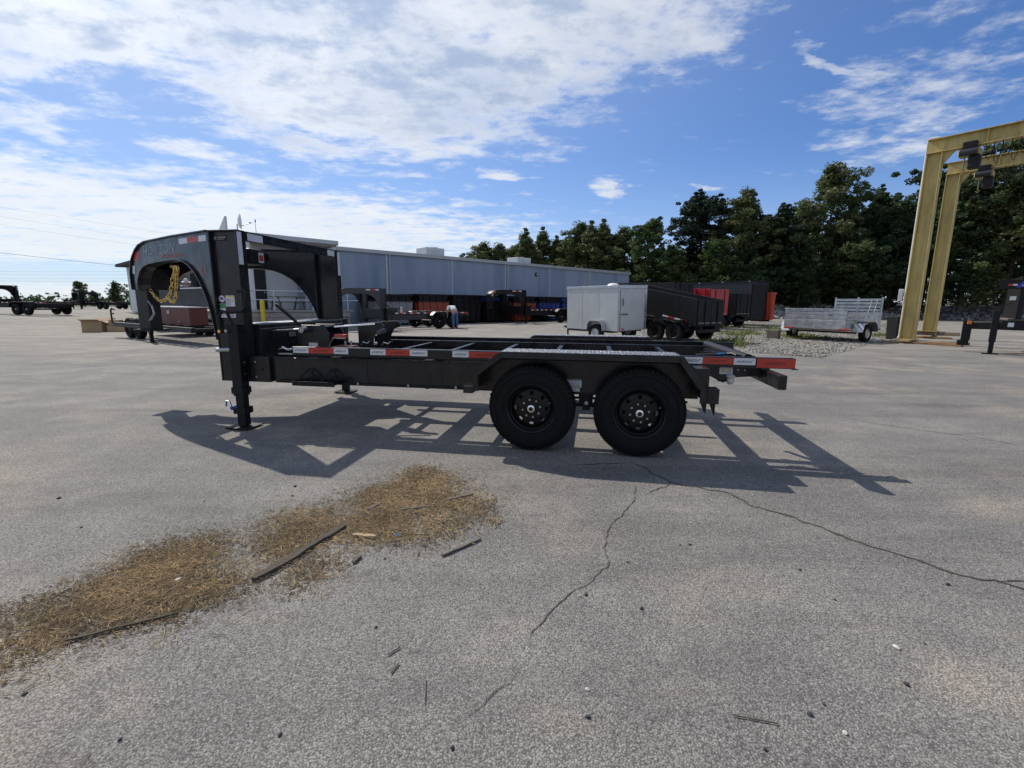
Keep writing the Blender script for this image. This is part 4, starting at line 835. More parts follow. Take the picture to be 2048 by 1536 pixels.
# safety chains with hooks
lk = MB(); pts_ = []
for k in range(14):
    t = 2 * math.pi * k / 14; pts_.append((.017 * (1 if math.cos(t) > 0 else -1) + .017 * math.cos(t), .017 * math.sin(t), 0))
lk.path(pts_, .0062, 6, True); lo = lk.build('chain_link', 'gold_zinc', None, smooth=True); LKM = lo.data; bpy.data.objects.remove(lo)
def chain(pts, y_in):
    P = [onneck(k, z, -y_in) for k, z in pts]; cs = []                 # Catmull-Rom through the measured points
    Q = [P[0]] + P + [P[-1]]
    for i in range(1, len(Q) - 2):
        for t in np.linspace(0, 1, 16, endpoint=False):
            a, b, c, d = Q[i - 1], Q[i], Q[i + 1], Q[i + 2]; cs.append(.5 * ((2 * b) + (c - a) * t + (2 * a - 5 * b + 4 * c - d) * t * t + (3 * b - a - 3 * c + d) * t ** 3))
    cs.append(P[-1]); root_ = None; acc = 0; last = cs[0]; k = 0; out = []
    for p in cs[1:]:
        acc += (p - last).length
        if acc >= .052:
            d = (p - last).normalized(); mid_ = p; acc = 0; x = d; up_ = Vector((0, 0, 1)) if abs(d.z) < .9 else Vector((1, 0, 0)); y = up_.cross(x).normalized(); z = x.cross(y)
            if k % 2: y, z = z, -y
            M = Matrix((x, y, z)).transposed().to_4x4(); M.translation = mid_; out.append(M); k += 1
        last = p
    ch = bpy.data.objects.new('safety_chain', LKM); COL.objects.link(ch); ch.parent = T; ch.matrix_local = out[0]; inv = out[0].inverted()
    for M in out[1:]:
        o = bpy.data.objects.new('chain_link', LKM); COL.objects.link(o); o.parent = ch; o.matrix_local = inv @ M
    p = cs[-1]; q = [p + eN * -.0 + Vector((0, 0, 0)), p - eN * .03 + Vector((0, 0, .03)), p - eN * .045 + Vector((0, 0, .07)), p - eN * .02 + Vector((0, 0, .105)), p + eN * .025 + Vector((0, 0, .11)), p + eN * .05 + Vector((0, 0, .09))]
    hk = MB(); hk.path([inv @ v for v in q], [.011, .014, .016, .015, .012, .007], 8); hk.build('grab_hook', 'gold_zinc', ch, smooth=True)
chain([(.80, 1.52), (.74, 1.42), (.68, 1.36), (.62, 1.375), (.565, 1.43), (.53, 1.52), (.505, 1.62), (.49, 1.67)], .10)
chain([(.575, 1.44), (.55, 1.38), (.515, 1.345), (.485, 1.38), (.46, 1.47), (.445, 1.57), (.43, 1.66)], .08)

MB().path([(-2.75, .272, .535), (-2.2, .268, .528), (-1.6, .272, .52), (-1.1, .268, .524), (-.7, .272, .53)], .007, 6).build('wiring_loom', 'black_matte', T, smooth=True)
for x_ in (-2.4, -1.85, -1.3, -.8): MB().box(x_, x_ + .02, .262, .274, .515, .54).build('loom_clip', 'zinc', T)
for x_ in (-1.75, -.95): MB().box(x_, x_ + .012, .284, .2895, .518, .762).build('stiffener', CH, T)
# ------------------------------------------------------------------ other trailers of the same build
KEEP = {'main_beam', 'splice_plate', 'tilt_rail', 'cross_member', 'post', 'header', 'neck_plate', 'top_flange', 'arch_flange', 'nose_cover', 'nose_block', 'coupler', 'coupler_plate', 'tool_box', 'jack', 'drop_leg', 'foot_plate', 'collar', 'grab_handle', 'fender', 'fender_lip', 'inner_skirt', 'tread_plate', 'tyre', 'rim', 'hub_cap', 'axle', 'spring_hanger', 'leaf_spring', 'bumper_tube', 'winch_bracket', 'lever', 'stop_horn', 'white_sticker', 'red_sticker', 'neck_cross_tube'}
def clone(loc, rz, label, remap, group='gooseneck trailers', sc=1.):
    e = copy_tree(T, None, KEEP, remap); e.location = loc; e.rotation_euler = (0, 0, rz); e.scale = (sc,) * 3; tag(e, label, 'trailer', group); return e
def bl0(x, y): return wpt(x, y, 0)
RG = {'charcoal': 'grey_paint'}; RB = {'charcoal': 'black_paint'}
clone((-4.0, 25.64, 0), R(45.8), 'grey gooseneck roll-off trailer with a man in a white shirt bent over its wheel', RG)
clone(bl0(14.6, -6.2), BRZ, 'black gooseneck trailer parked in front of the orange and blue bins', RB, sc=1.12)
clone((-34.2, 32.0, .40), R(-12), 'dark gooseneck trailer at the far edge of the lot beside the flatbeds', RB)
clone((-57, 56, .42), R(-118), 'dark gooseneck trailer seen from its upright header, far across the lot', RB)
clone((-51.5, 58, .42), R(-14), 'low black trailer frame near the lone bushy tree', RB)
# ------------------------------------------------------------------ roll-off bins
def bin_(loc, rz, w, l, h, colour, label, group='roll-off bins along the building', lid=True):
    e = empty('roll_off_bin', loc, rz, label, 'bin', group); z0 = .12; m = MB(); ti = .16; th = .05
    o = [(ti, z0), (w - ti, z0), (w, h), (w - th, h), (w - ti - th * .6, z0 + .06), (ti + th * .6, z0 + .06), (th, h), (0, h)]
    m.xz(o, .0, l); m.xz([(ti, z0), (w - ti, z0), (w, h), (0, h)], -.002, .05); m.xz([(ti, z0), (w - ti, z0), (w, h), (0, h)], l - .05, l + .002); m.build('tub', colour, e)
    m = MB(); m.box(-.05, w + .05, -.06, .04, h - .03, h + .08); m.box(-.05, w + .05, l - .04, l + .06, h - .03, h + .08); m.box(-.05, .05, .04, l - .04, h - .03, h + .08); m.box(w - .05, w + .05, .04, l - .04, h - .03, h + .08); m.build('rim', 'black_paint' if lid else colour, e, .01)
    for k in range(4):
        f = (k + .5) / 4; x = ti + (w - 2 * ti) * f; MB().box(x - .04, x + .04, -.07, -.003, z0 + .02, h - .06).build('rib', colour, e)
    for k in range(5):
        y = l * (k + .5) / 5; m = MB(); m.beam((ti - .03, y, z0), (-.05, y, h - .04), .08, .06, (0, 1, 0)); m.build('rib', colour, e)
    for x in (ti + .15, w - ti - .25): MB().box(x, x + .1, .1, l - .1, .0, z0 - .001).build('skid', 'black_matte', e)
    return e
def bl(x, y, z=0.): return wpt(x, y, z)
for x, w, c, h, lab in [(1.15, 2.35, 'bin_grey', 1.5, 'grey roll-off bin with black rim behind the grey gooseneck trailer'), (3.9, 2.4, 'bin_orange', 1.5, 'orange roll-off bin between the grey and the black bin'), (6.6, 2.5, 'black_paint', 1.55, 'black roll-off bin beside the lone orange bin'),
                        (9.5, 2.4, 'black_paint', 1.5, 'black roll-off bin under the nested blue bin'), (12.3, 2.4, 'bin_orange', 1.5, 'orange roll-off bin between a black and a blue bin'), (15.1, 2.4, 'bin_blue', 1.5, 'blue roll-off bin next to an orange bin'), (17.9, 2.4, 'bin_blue', 1.5, 'blue roll-off bin at the enclosed-trailer end of the row')]:
    bin_(bl(x, -3.3), BRZ, w, 2.9, h, c, lab)
for x, w, c, lab in [(1.2, 2.3, 'black_paint', 'black bin nested on the grey roll-off bin'), (3.95, 2.35, 'black_paint', 'black bin nested on the orange bin beside the grey one'), (6.65, 2.4, 'black_paint', 'black bin nested on the black roll-off bin'), (9.55, 2.3, 'bin_blue', 'blue bin nested on a black bin behind the black gooseneck trailer'), (12.35, 2.3, 'black_paint', 'black bin nested on the orange bin next to the blue one'), (15.15, 2.3, 'black_paint', 'black bin nested on the blue bin next to the orange one'), (17.95, 2.3, 'bin_blue', 'blue bin nested on the last blue bin')]:
    bin_(bl(x, -3.2, 1.45 if x != 1.2 else 1.42), BRZ, w, 2.7, .42 if x == 1.2 else .45, c, lab, 'bins nested on the row')
bin_((-38.6, 47, .42), R(-30), 2.4, 4.5, 1.7, 'bin_green', 'bright green roll-off bin far behind the cardboard boxes', None or 'far bins', False)
# ------------------------------------------------------------------ plain wheel for small trailers
def small_wheel(par, x, y, r, w, ax='x', rim='aluminium'):
    h = w / 2; pr_ = [(r * .55, -h * .8), (r * .62, -h), (r * .9, -h), (r, -h * .7), (r, h * .7), (r * .9, h), (r * .62, h), (r * .55, h * .8)]
    ty = MB().lathe(pr_, (x, y, r), ax, 28).build('tyre', 'rubber', par, smooth=True); MB().lathe([(0, -h * .5), (r * .3, -h * .55), (r * .45, -h * .4), (r * .555, -h * .82)], (x, y, r), ax, 24).build('rim', rim, ty, smooth=True); MB().lathe([(0, h * .5), (r * .3, h * .55), (r * .45, h * .4), (r * .555, h * .82)], (x, y, r), ax, 24).build('rim', rim, ty, smooth=True)
    return ty
# ------------------------------------------------------------------ silver enclosed trailer
E_ = empty('enclosed_trailer', (3.70, 16.3, 0), math.atan2(.58, .81), 'small silver enclosed cargo trailer with rear door and white roof vent', 'trailer', ry=R(-1.5))
MB().box(0, 1.55, 0, 2.6, .42, 1.98).build('body', 'silver_skin', E_, .012)
for y0 in (.9, 1.75): MB().box(-.004, -.0005, y0, y0 + .012, .45, 1.9).build('panel_seam', 'wall_trim', E_)
for (x0, x1, y0, y1) in ((-.02, .04, -.02, 2.62), (1.51, 1.57, -.02, 2.62)): MB().box(x0, x1, y0, y1, 1.93, 2.03).build('roof_rail', 'aluminium', E_, .008)
MB().box(.04, 1.51, -.022, .03, 1.90, 2.03).build('roof_rail', 'aluminium', E_, .008); MB().box(.04, 1.51, .03, 2.62, 1.985, 2.0).build('roof', 'silver_skin', E_)
MB().box(.0, .10, -.02, -.002, .42, 1.92).build('corner_post', 'aluminium', E_, .004); MB().box(1.45, 1.55, -.02, -.002, .42, 1.92).build('corner_post', 'aluminium', E_, .004)
dd = MB().box(.14, 1.41, -.026, -.003, .46, 1.82).build('rear_door', 'silver_skin', E_, .004)
for (x0, x1, z0, z1) in ((.11, .16, .44, 1.86), (1.39, 1.44, .44, 1.86)): MB().box(x0, x1, -.035, -.027, z0, z1).build('door_trim', 'aluminium', dd)
MB().box(.16, 1.39, -.035, -.027, 1.80, 1.86).build('door_trim', 'aluminium', dd)
MB().path([(.2, -.04, 1.3), (.22, -.07, 1.34), (.22, -.07, 1.52), (.2, -.04, 1.56)], .014, 6).build('grab_handle', 'black_matte', dd); MB().box(.18, .5, -.06, -.036, 1.0, 1.03).build('cam_bar', 'black_matte', dd); MB().box(.55, .75, -.035, -.027, 1.87, 1.885).build('license_light', 'white_plastic', dd)
for z in (.6, 1.1, 1.6): MB().box(1.40, 1.48, -.045, -.036, z, z + .08).build('hinge', 'zinc', dd)
MB().lathe([(.0, .13), (.12, .12), (.2, .08), (.24, .02), (.24, 0)], (.85, 1.0, 2.001), 'z', 20).build('roof_vent', 'white_plastic', E_, smooth=True)
FPE = [(1.55 - 1.05 + y, z) for y, z in ((0, .45), (.05, .72), (.15, .80), (.62, .80), (.72, .72), (.78, .45))]
m = MB(); m.prism(FPE + [(y, z - .03) for y, z in FPE[::-1]], (0, 0, 0), (0, 1, 0), (0, 0, 1), (1, 0, 0), -.24, -.003); m.build('wheel_fender', 'aluminium', E_)
small_wheel(E_, -.12, .89, .33, .19); MB().box(-.02, 1.57, .2, 2.5, .36, .419).build('chassis', 'black_paint', E_)
MB().beam((.3, 2.6, .42), (.775, 3.6, .42), .06, .08).build('tongue_bar', 'black_paint', E_); MB().beam((1.25, 2.6, .42), (.775, 3.6, .42), .06, .08).build('tongue_bar', 'black_paint', E_); MB().tube((.775, 3.4, .05), (.775, 3.4, .8), .035).build('tongue_jack', 'black_paint', E_)
MB().box(.2, .3, -.06, -.03, .47, .52).build('tail_light', 'red_plastic', E_); small_wheel(E_, 1.67, .89, .33, .19)
# ------------------------------------------------------------------ dump trailers
def dump_trailer(loc, rz, W_, L_, z0, h, body, label, tilt=0., stickers=True, wr=.38):
    e = empty('dump_trailer', loc, rz, label, 'trailer', 'dump trailers in the gravel row'); t = math.tan(tilt); zb = lambda y: z0 + y * t
    def wall(x0, x1, y0, y1, nm, mt_): 
        m = MB(); m.add([(x0, y0, zb(y0)), (x1, y0, zb(y0)), (x1, y1, zb(y1)), (x0, y1, zb(y1)), (x0, y0, zb(y0) + h), (x1, y0, zb(y0) + h), (x1, y1, zb(y1) + h), (x0, y1, zb(y1) + h)], [(3, 2, 1, 0), (4, 5, 6, 7), (0, 1, 5, 4), (1, 2, 6, 5), (2, 3, 7, 6), (3, 0, 4, 7)]); return m.build(nm, mt_, e, .006)
    sw = wall(0, .05, 0, L_, 'side_wall', body); wall(W_ - .05, W_, 0, L_, 'side_wall', body); wall(.051, W_ - .051, L_ - .05, L_, 'front_wall', body)
    m = MB(); m.add([(.05, 0, zb(0)), (W_ - .05, 0, zb(0)), (W_ - .05, L_, zb(L_)), (.05, L_, zb(L_)), (.05, 0, zb(0) + .06), (W_ - .05, 0, zb(0) + .06), (W_ - .05, L_, zb(L_) + .06), (.05, L_, zb(L_) + .06)], [(3, 2, 1, 0), (4, 5, 6, 7), (0, 1, 5, 4), (1, 2, 6, 5), (2, 3, 7, 6), (3, 0, 4, 7)]); m.build('bed_floor', body, e)
    for k in range(2):
        x0 = .02 + k * (W_ / 2); g = MB().box(x0, x0 + W_ / 2 - .03, -.05, -.004, z0 + .03, z0 + h - .02).build('barn_door', body, e, .006); MB().tube((x0 + W_ / 4, -.07, z0 + .06), (x0 + W_ / 4, -.07, z0 + h - .05), .018).build('lock_rod', 'black_matte', g); MB().box(x0 + .05, x0 + W_ / 2 - .08, -.062, -.051, z0 + .1, z0 + .13).build('door_rib', 'zinc', g)
    for k in range(int(L_ / .6) if body != 'black_paint' else 0):
        y = .3 + k * .6; m = MB(); m.beam((-.03, y, zb(y)), (-.03, y, zb(y) + h), .06, .05, (0, 1, 0)); m.build('side_stake', body, e)
    for k, q in enumerate(('sticker_white', 'sticker_red', 'sticker_white', 'sticker_red')):
        if stickers: y = .35 + .27 * (3 - k); m = MB(); m.add([(-.062, y, zb(y) + .08), (-.062, y + .25, zb(y + .25) + .08), (-.062, y + .25, zb(y + .25) + .14), (-.062, y, zb(y) + .14)], [(0, 1, 2, 3)]); m.build('reflector', q, e)
    for s_ in (-.16, W_ + .16):
        for y in (.75, 1.6): small_wheel(e, s_, y, wr, .22, 'x', 'rim_black')
        m = MB(); a, b = sorted((s_ - .14, s_ + .14)); fp = [(.2, wr * 1.2), (.4, wr * 2 + .1), (1.95, wr * 2 + .1), (2.15, wr * 1.2)]; m.prism(fp + [(y, z - .02) for y, z in fp[::-1]], (0, 0, 0), (0, 1, 0), (0, 0, 1), (1, 0, 0), a, b); m.build('fender', 'black_paint', e)
    MB().box(.3, .4, .0, L_ + .5, wr + .08, wr + .22).build('chassis_rail', 'black_paint', e); MB().box(W_ - .4, W_ - .3, .0, L_ + .5, wr + .08, wr + .22).build('chassis_rail', 'black_paint', e)
    MB().beam((.35, L_ + .5, wr + .15), (W_ / 2, L_ + 1.6, wr + .15), .08, .12).build('tongue_bar', 'black_paint', e); MB().beam((W_ - .35, L_ + .5, wr + .15), (W_ / 2, L_ + 1.6, wr + .15), .08, .12).build('tongue_bar', 'black_paint', e)
    MB().tube((W_ / 2, .8, wr + .2), (W_ / 2, L_ * .8, zb(L_ * .8)), .06).build('hoist', 'zinc', e); MB().box(.1, W_ - .1, -.04, .05, wr + .0, wr + .12).build('rear_bar', 'black_paint', e)
    return e
ANG = math.atan2(.58, .81)
dump_trailer((6.62, 16.7, 0), ANG, 1.62, 3.7, .60, .97, 'black_paint', 'black dump trailer with its bed tilted, next to the silver enclosed trailer', R(10.5), True, .36)
dump_trailer((11.2, 26.6, 0), ANG, 1.9, 4.2, .78, 1.5, 'dump_red', 'red dump trailer behind the black one', R(2), False, .38)
dump_trailer((13.7, 28.6, 0), ANG, 1.6, 3.6, .75, 1.35, 'black_paint', 'black dump trailer between the red one and the black enclosed trailer', R(3), False, .38)
dump_trailer((8.8, 25.5, 0), ANG, 1.7, 4.2, .85, 1.7, 'black_paint', 'tall black dump trailer behind the silver enclosed trailer', R(2), False, .38)
dump_trailer((7.0, 27.8, 0), ANG, 1.7, 4.2, .80, 1.45, 'dump_red', 'red dump trailer mostly hidden behind the silver enclosed trailer', R(1), False, .38)
BE = empty('enclosed_trailer', (16.0, 31.5, 0), ANG, 'tall black enclosed cargo trailer under the trees', 'trailer')
MB().box(0, 2.35, 0, 5.5, .5, 2.98).build('body', 'grey_paint', BE, .02); MB().box(-.02, 2.37, -.02, .06, 2.9, 3.03).build('roof_rail', 'black_paint', BE); MB().box(-.02, .04, .06, 5.5, 2.92, 3.03).build('roof_rail', 'black_paint', BE); MB().box(.15, 2.2, -.04, -.003, .55, 2.8).build('rear_ramp', 'black_paint', BE, .005)
for y in (.1, 2.0, 3.8): MB().box(-.04, -.021, y, y + .09, 2.95, 2.99).build('marker_light', 'sticker_white', BE)
for s_ in (-.1, 2.45):
    for y in (1.9, 2.8): small_wheel(BE, s_, y, .36, .2, 'x', 'rim_black')
MB().box(-.22, 0, 1.4, 3.3, .78, .82).build('fender', 'black_paint', BE); MB().box(.3, 2.0, .05, 5.4, .36, .499).build('chassis', 'black_paint', BE)
OB = bin_((17.95, 32.6, .25), ANG, .75, 1.5, 1.95, 'orange_red', 'upright narrow orange bin beside the tall black enclosed trailer', 'bins in the gravel row', False)
# ------------------------------------------------------------------ aluminium utility trailer
U = empty('utility_trailer', (11.3, 19.3, 0), -1.047, 'aluminium utility trailer with slatted sides and raised ramp gate', 'trailer')
for k, (z0, z1) in enumerate(((.50, .82), (.86, .99), (1.03, 1.12), (1.15, 1.22))): MB().box(.02, 2.3, -.03, .0, z0, z1).build('front_slat', 'aluminium', U, .004)
for x in (.02, .5, 1.0, 1.5, 2.22): MB().box(x, x + .06, .001, .05, .45, 1.23).build('stake', 'aluminium', U, .003)
MB().box(0, 2.32, -.04, .06, 1.22, 1.26).build('top_rail', 'aluminium', U, .004)
for x in (0., 2.26):
    for k, (z0, z1) in enumerate(((.50, .72), (.78, .90), (.98, 1.08))): MB().box(x, x + .04, .06, 2.75, z0, z1).build('side_slat', 'aluminium', U, .004)
    for y in (.7, 1.4, 2.1, 2.7): MB().box(x + .005, x + .035, y, y + .05, .45, 1.1).build('stake', 'aluminium', U)
    sx = -.2 if x < 1 else 2.52
    small_wheel(U, sx, 1.05, .34, .2); fp = [(.45, .42), (.55, .70), (.75, .80), (1.35, .80), (1.55, .70), (1.65, .42)]; m = MB(); m.prism(fp + [(y, z - .03) for y, z in fp[::-1]], (0, 0, 0), (0, 1, 0), (0, 0, 1), (1, 0, 0), sx - .17, sx + .17); m.build('fender', 'aluminium', U); MB().box(sx - .16, sx + .16, .62, 1.48, .79, .81).build('fender_top', 'aluminium', U)
MB().box(0, 2.32, 0, 2.78, .42, .47).build('deck', 'wood_grey', U); MB().box(.1, 2.2, .95, 1.15, .3, .36).build('axle', 'black_paint', U)
for x in (.05, 2.1): MB().box(x, x + .35, -.05, -.031, .47, .52).build('tail_light', 'red_plastic', U); 
MB().box(-.05, .25, -.06, .1, .36, .44).build('corner_bracket', 'white_plastic', U)
gt = MB(); gt.box(.5, .56, 2.80, 2.85, .45, 1.72); gt.box(2.2, 2.26, 2.80, 2.85, .45, 1.72); gt.box(1.35, 1.41, 2.80, 2.85, .45, 1.72); G_ = gt.build('ramp_gate', 'aluminium', U, .004)
for k in range(8): MB().box(.561, 2.199, 2.782, 2.80, .62 + k * .135, .72 + k * .135).build('gate_slat', 'aluminium', G_)
for x in (1.9, 2.1): MB().tube((x, 2.3, .5), (x, 2.78, 1.65), .014).build('gate_stay', 'zinc', G_)
MB().tube((1.13, -.5, .0), (1.13, -.5, .5), .03).build('tongue_jack', 'zinc', U) if False else None
wbk = empty('wood_block', (10.95, 19.35, 0), -.9, 'weathered timber block under the corner of the utility trailer', 'block'); MB().box(-.22, .22, -.15, .15, 0, .36).build('block', 'wood_grey', wbk, .015)
# ------------------------------------------------------------------ yellow gantry
GD = Vector((.607, -.795, 0)).normalized(); GRZ = math.atan2(GD.y, GD.x)
def ibeam_v(m, x0, x1, y, z0, z1, fw_=.30, t=.03):
    m.box(x0, x0 + t, y - fw_ / 2, y + fw_ / 2, z0, z1); m.box(x1 - t, x1, y - fw_ / 2, y + fw_ / 2, z0, z1); m.box(x0 + t, x1 - t, y - .012, y + .012, z0, z1)
def gantry_frame(loc, ztop, label, front):
    e = empty('gantry_frame', loc, GRZ, label, 'gantry', 'gantry frames'); m = MB(); ibeam_v(m, 0, .44, 0, .17, ztop - .48); c = m.build('column', 'crane_yellow', e, .006)
    MB().box(-.08, .52, -.25, .25, .14, .169).build('base_plate', 'crane_yellow', c)
    m = MB(); zt = ztop; m.box(-.02, 9., -.16, .16, zt - .03, zt); m.box(-.02, 9., -.16, .16, zt - .479, zt - .449); m.box(-.02, 9., -.012, .012, zt - .449, zt - .03); b = m.build('beam', 'crane_yellow', e, .006)
    for k in range(1, 6): MB().box(k * 1.5, k * 1.5 + .02, -.15, .15, zt - .448, zt - .031).build('stiffener', 'crane_yellow', b)
    m = MB(); m.xz([(.441, zt - .48), (.75, zt - .48), (.441, zt - .9)], -.05, .05); m.build('knee_brace', 'crane_yellow', e)
    for zz_ in (.08, .2, .32):
        for yy in (-.09, .09): MB().tube((-.021 + .3, yy, zt - zz_), (.25, yy, zt - zz_), .018, None, 6).build('bolt', 'crane_yellow', b)
    # hoist hung on the beam
    h = MB().box(.85, 1.4, -.22, .22, zt - .78, zt - .56).build('hoist', 'crane_yellow', e, .04); MB().tube((.9, -.24, zt - .68), (1.35, -.24, zt - .68), .12, None, 16).build('motor', 'grey_paint', h, smooth=True)
    MB().box(.95, 1.3, -.26, .26, zt - .559, zt - .34).build('trolley', 'black_paint', h, .02); MB().box(1.12, 1.42, -.2, .15, zt - 1.2, zt - .79).build('chain_bag', 'black_matte', h, .04); MB().tube((1.0, 0, zt - .78), (1.0, 0, zt - 1.1), .02).build('hoist_chain', 'zinc', h)
    MB().path([(1.0, 0, zt - 1.1), (1.0, 0, zt - 1.2), (1.05, 0, zt - 1.26), (1.0, 0, zt - 1.32), (.95, 0, zt - 1.26)], .022, 8).build('hook', 'crane_yellow', h, smooth=True)
    for k in range(5): x = 1.5 + k * .2; MB().path([(x, -.1, zt - .48), (x + .04, -.12, zt - .9 - .15 * (k % 2)), (x + .10, -.1, zt - 1.0 - .17 * (k % 2)), (x + .16, -.1, zt - .9), (x + .2, -.1, zt - .48)], .011, 6).build('festoon_cable', 'black_matte', h)
    if front:
        cd_ = MB().path([(-.06, .1, .2), (-.06, .1, 2), (-.06, .1, zt - .3), (-.06, .1, zt + .05), (.02, .1, zt + .1), (.25, .1, zt + .08)], .03, 8).build('conduit', 'steel_white', e, smooth=True); MB().box(-.22, -.09, -.12, .06, 1.55, 2.0).build('switch_box', 'hvac', e, .015)
        MB().path([(-.06, .1, .25), (-.12, .05, .12), (-.4, -.1, .05), (-.9, -.2, .035)], .03, 8).build('ground_conduit', 'steel_white', e, smooth=True)
    return e
gantry_frame((14.75, 17.55, 0), 7.15, 'yellow steel gantry column and beam carrying a hoist and white conduit', True)
gantry_frame((18.05, 20.35, .16), 7.05, 'yellow steel gantry column and beam standing behind the one with the conduit', False)
def timber(loc, rz, l, w, h, mt_, lab, grp='timber blocking under the gantry'):
    e = empty('timber', loc, rz, lab, 'timber', grp); MB().box(-l / 2, l / 2, -w / 2, w / 2, 0, h).build('beam', mt_, e, .012)
c1 = Vector((14.75, 17.55, 0)) + GD * .26; c2 = Vector((18.05, 20.35, 0)) + GD * .26
for (c, zz_) in ((c1, 0), (c2, 0)):
    front = c is c1; nm = 'under the gantry column with the conduit' if front else 'under the rear gantry column'
    q = Vector((-GD.y, GD.x, 0))
    timber(c + q * .18, GRZ, 1.3, .18, .07, 'wood_rust', 'brown timber lying flat ' + nm); timber(c - q * .18, GRZ + .03, 1.5, .18, .07, 'wood_rust', 'brown timber lying flat ' + nm)
    timber(c + Vector((0, 0, .071)), GRZ + 1.5, .9, .3, .066, 'wood_pale', 'short timber laid across the flat ones ' + nm)
    if not front:
        timber(c + Vector((0, 0, .138)), GRZ + .05, .95, .35, .16, 'wood_grey', 'thick grey timber directly ' + nm)
timber(c1 + GD * 1.0 - Vector((.2, .3, 0)), GRZ - .2, .9, .2, .12, 'wood_rust', 'loose brown timber on the paving beside the gantry column', 'loose timber'); timber(c1 + GD * 1.4 + Vector((.3, .5, 0)), GRZ + .3, .8, .18, .1, 'wood_grey', 'loose grey timber on the paving between the gantry columns', 'loose timber')
timber(c2 + GD * .55 + Vector((0, 0, .138)), GRZ + .2, .8, .2, .14, 'wood_pale', 'pale timber stacked on the blocking of the rear gantry column', 'loose timber')
tr_ = empty('rubbish_bin', (16.05, 19.4, 0), .3, 'black box leaning beside the gantry column', 'box'); MB().add([(-.2, -.2, 0), (.2, -.2, 0), (.2, .2, 0), (-.2, .2, 0), (-.24, -.24, .95), (.24, -.24, .95), (.24, .24, .95), (-.24, .24, .95)], [(3, 2, 1, 0), (4, 5, 6, 7), (0, 1, 5, 4), (1, 2, 6, 5), (2, 3, 7, 6), (3, 0, 4, 7)]).build('shell', 'black_matte', tr_, .02)
# ------------------------------------------------------------------ black trailer cut by the right edge
X_ = empty('equipment_trailer', (13.75, 13.55, 0), -.7, 'black equipment trailer with drop-leg jack and a lettered front board beside the gantry', 'trailer')
MB().beam((-.25, .55, .80), (1.2, .1, .80), .12, .2).build('tongue_bar', 'black_paint', X_, .006); MB().beam((-.25, .55, .80), (1.6, 2.2, .80), .12, .2).build('tongue_bar', 'black_paint', X_, .006); MB().box(-.38, -.18, .48, .64, .35, .95).build('coupler', 'black_paint', X_, .01); MB().box(-.45, -.2, .46, .66, .2, .349).build('coupler_foot', 'black_paint', X_, .01)
jk = MB().box(.18, .32, .0, .14, .35, 1.25).build('jack', 'black_paint', X_, .006); MB().box(.2, .3, .02, .12, .03, .349).build('drop_leg', 'black_paint', jk); MB().box(.08, .42, -.08, .22, .0, .028).build('foot_plate', 'black_paint', jk)
MB().box(.4, 5., .0, 2.2, .72, .98).build('frame', 'black_paint', X_, .01); MB().box(.5, 5, .05, 2.15, .981, 1.03).build('deck', 'wood_grey', X_)
fb = MB().box(.62, .74, .0, 2.2, 1.031, 2.2).build('front_board', 'black_paint', X_, .01); MB().box(.2, 5.0, -.03, -.002, 1.86, 2.12).build('head_rail', 'black_paint', X_, .005)
MB().beam((-.2, .55, .9), (.62, .3, 1.55), .02, .02).build('cable', 'black_matte', X_); MB().box(-.3, -.2, .40, .47, .84, .94).build('marker_light', 'amber', X_, .01); MB().box(.5, .62, -.012, -.002, .80, .92).build('label', 'sticker_white', X_); MB().box(.44, .56, -.05, -.031, 1.55, 1.66).build('label', 'sticker_white', X_)
hr = MB().box(.36, .46, -.036, -.031, 1.95, 2.0).build('reflector', 'sticker_red', X_); MB().box(.461, .54, -.036, -.031, 1.95, 2.0).build('reflector', 'sticker_white', X_); m = MB(); m.xz([(.52, 1.90), (.60, 1.90), (.70, 2.06), (.62, 2.06)], -.039, -.0365); m.build('logo', 'blue_ink', X_)
text('LOAD', 'sticker_white', X_, (.63, -.0375, 1.935), (1, 0, 0), (0, 0, 1), .34, .075, .2)
small_wheel(X_, 2.4, -.15, .38, .22, 'y', 'rim_black'); small_wheel(X_, 3.3, -.15, .38, .22, 'y', 'rim_black')
# ------------------------------------------------------------------ trailer with red box behind the neck
V_ = empty('flatbed_trailer', (-14.6, 18.5, 0), math.atan2(-3, 4.4), 'black flatbed trailer with a rust-red tool chest, seen under the neck arch', 'trailer')
MB().box(-.2, 6.6, -.03, .03, 1.22, 1.80).build('side_panel', 'black_paint', V_, .005); MB().box(-.2, 6.6, -.05, .05, 1.801, 1.84).build('panel_cap', 'aluminium', V_)
rb_ = MB().box(1.9, 5.6, -.62, -.08, .60, 1.17).build('tool_chest', 'rust_red', V_, .012); MB().box(1.88, 5.62, -.64, -.06, 1.171, 1.2).build('lid', 'steel_white', rb_); MB().box(3.9, 4.1, -.634, -.622, .95, 1.08).build('latch', 'zinc', rb_)
for (x, z) in ((4.7, .7), (2.3, .7)): MB().box(x, x + .15, -.632, -.622, z, z + .03).build('handle', 'zinc', rb_)
MB().box(-.3, 6.6, -1.0, -.9, .42, .58).build('side_rail', 'black_paint', V_, .006); MB().box(-.9, 6.6, 1.9, 2.0, .42, .58).build('side_rail', 'black_paint', V_, .006)
for k in range(13): MB().box(-.25 + k * .55, -.15 + k * .55, -.9, 1.9, .44, .54).build('cross_member', 'black_paint', V_)
MB().box(-.9, 1.8, .4, 1.9, .541, .575).build('deck', 'wood_grey', V_)
for x in (3.55,): j = MB().box(x, x + .14, -1.12, -1.001, .3, 1.25).build('jack', 'black_paint', V_, .006); MB().box(x + .02, x + .12, -1.11, -1.01, .03, .299).build('drop_leg', 'black_paint', j); MB().box(x - .09, x + .23, -1.2, -.92, 0, .028).build('foot_plate', 'black_paint', j)
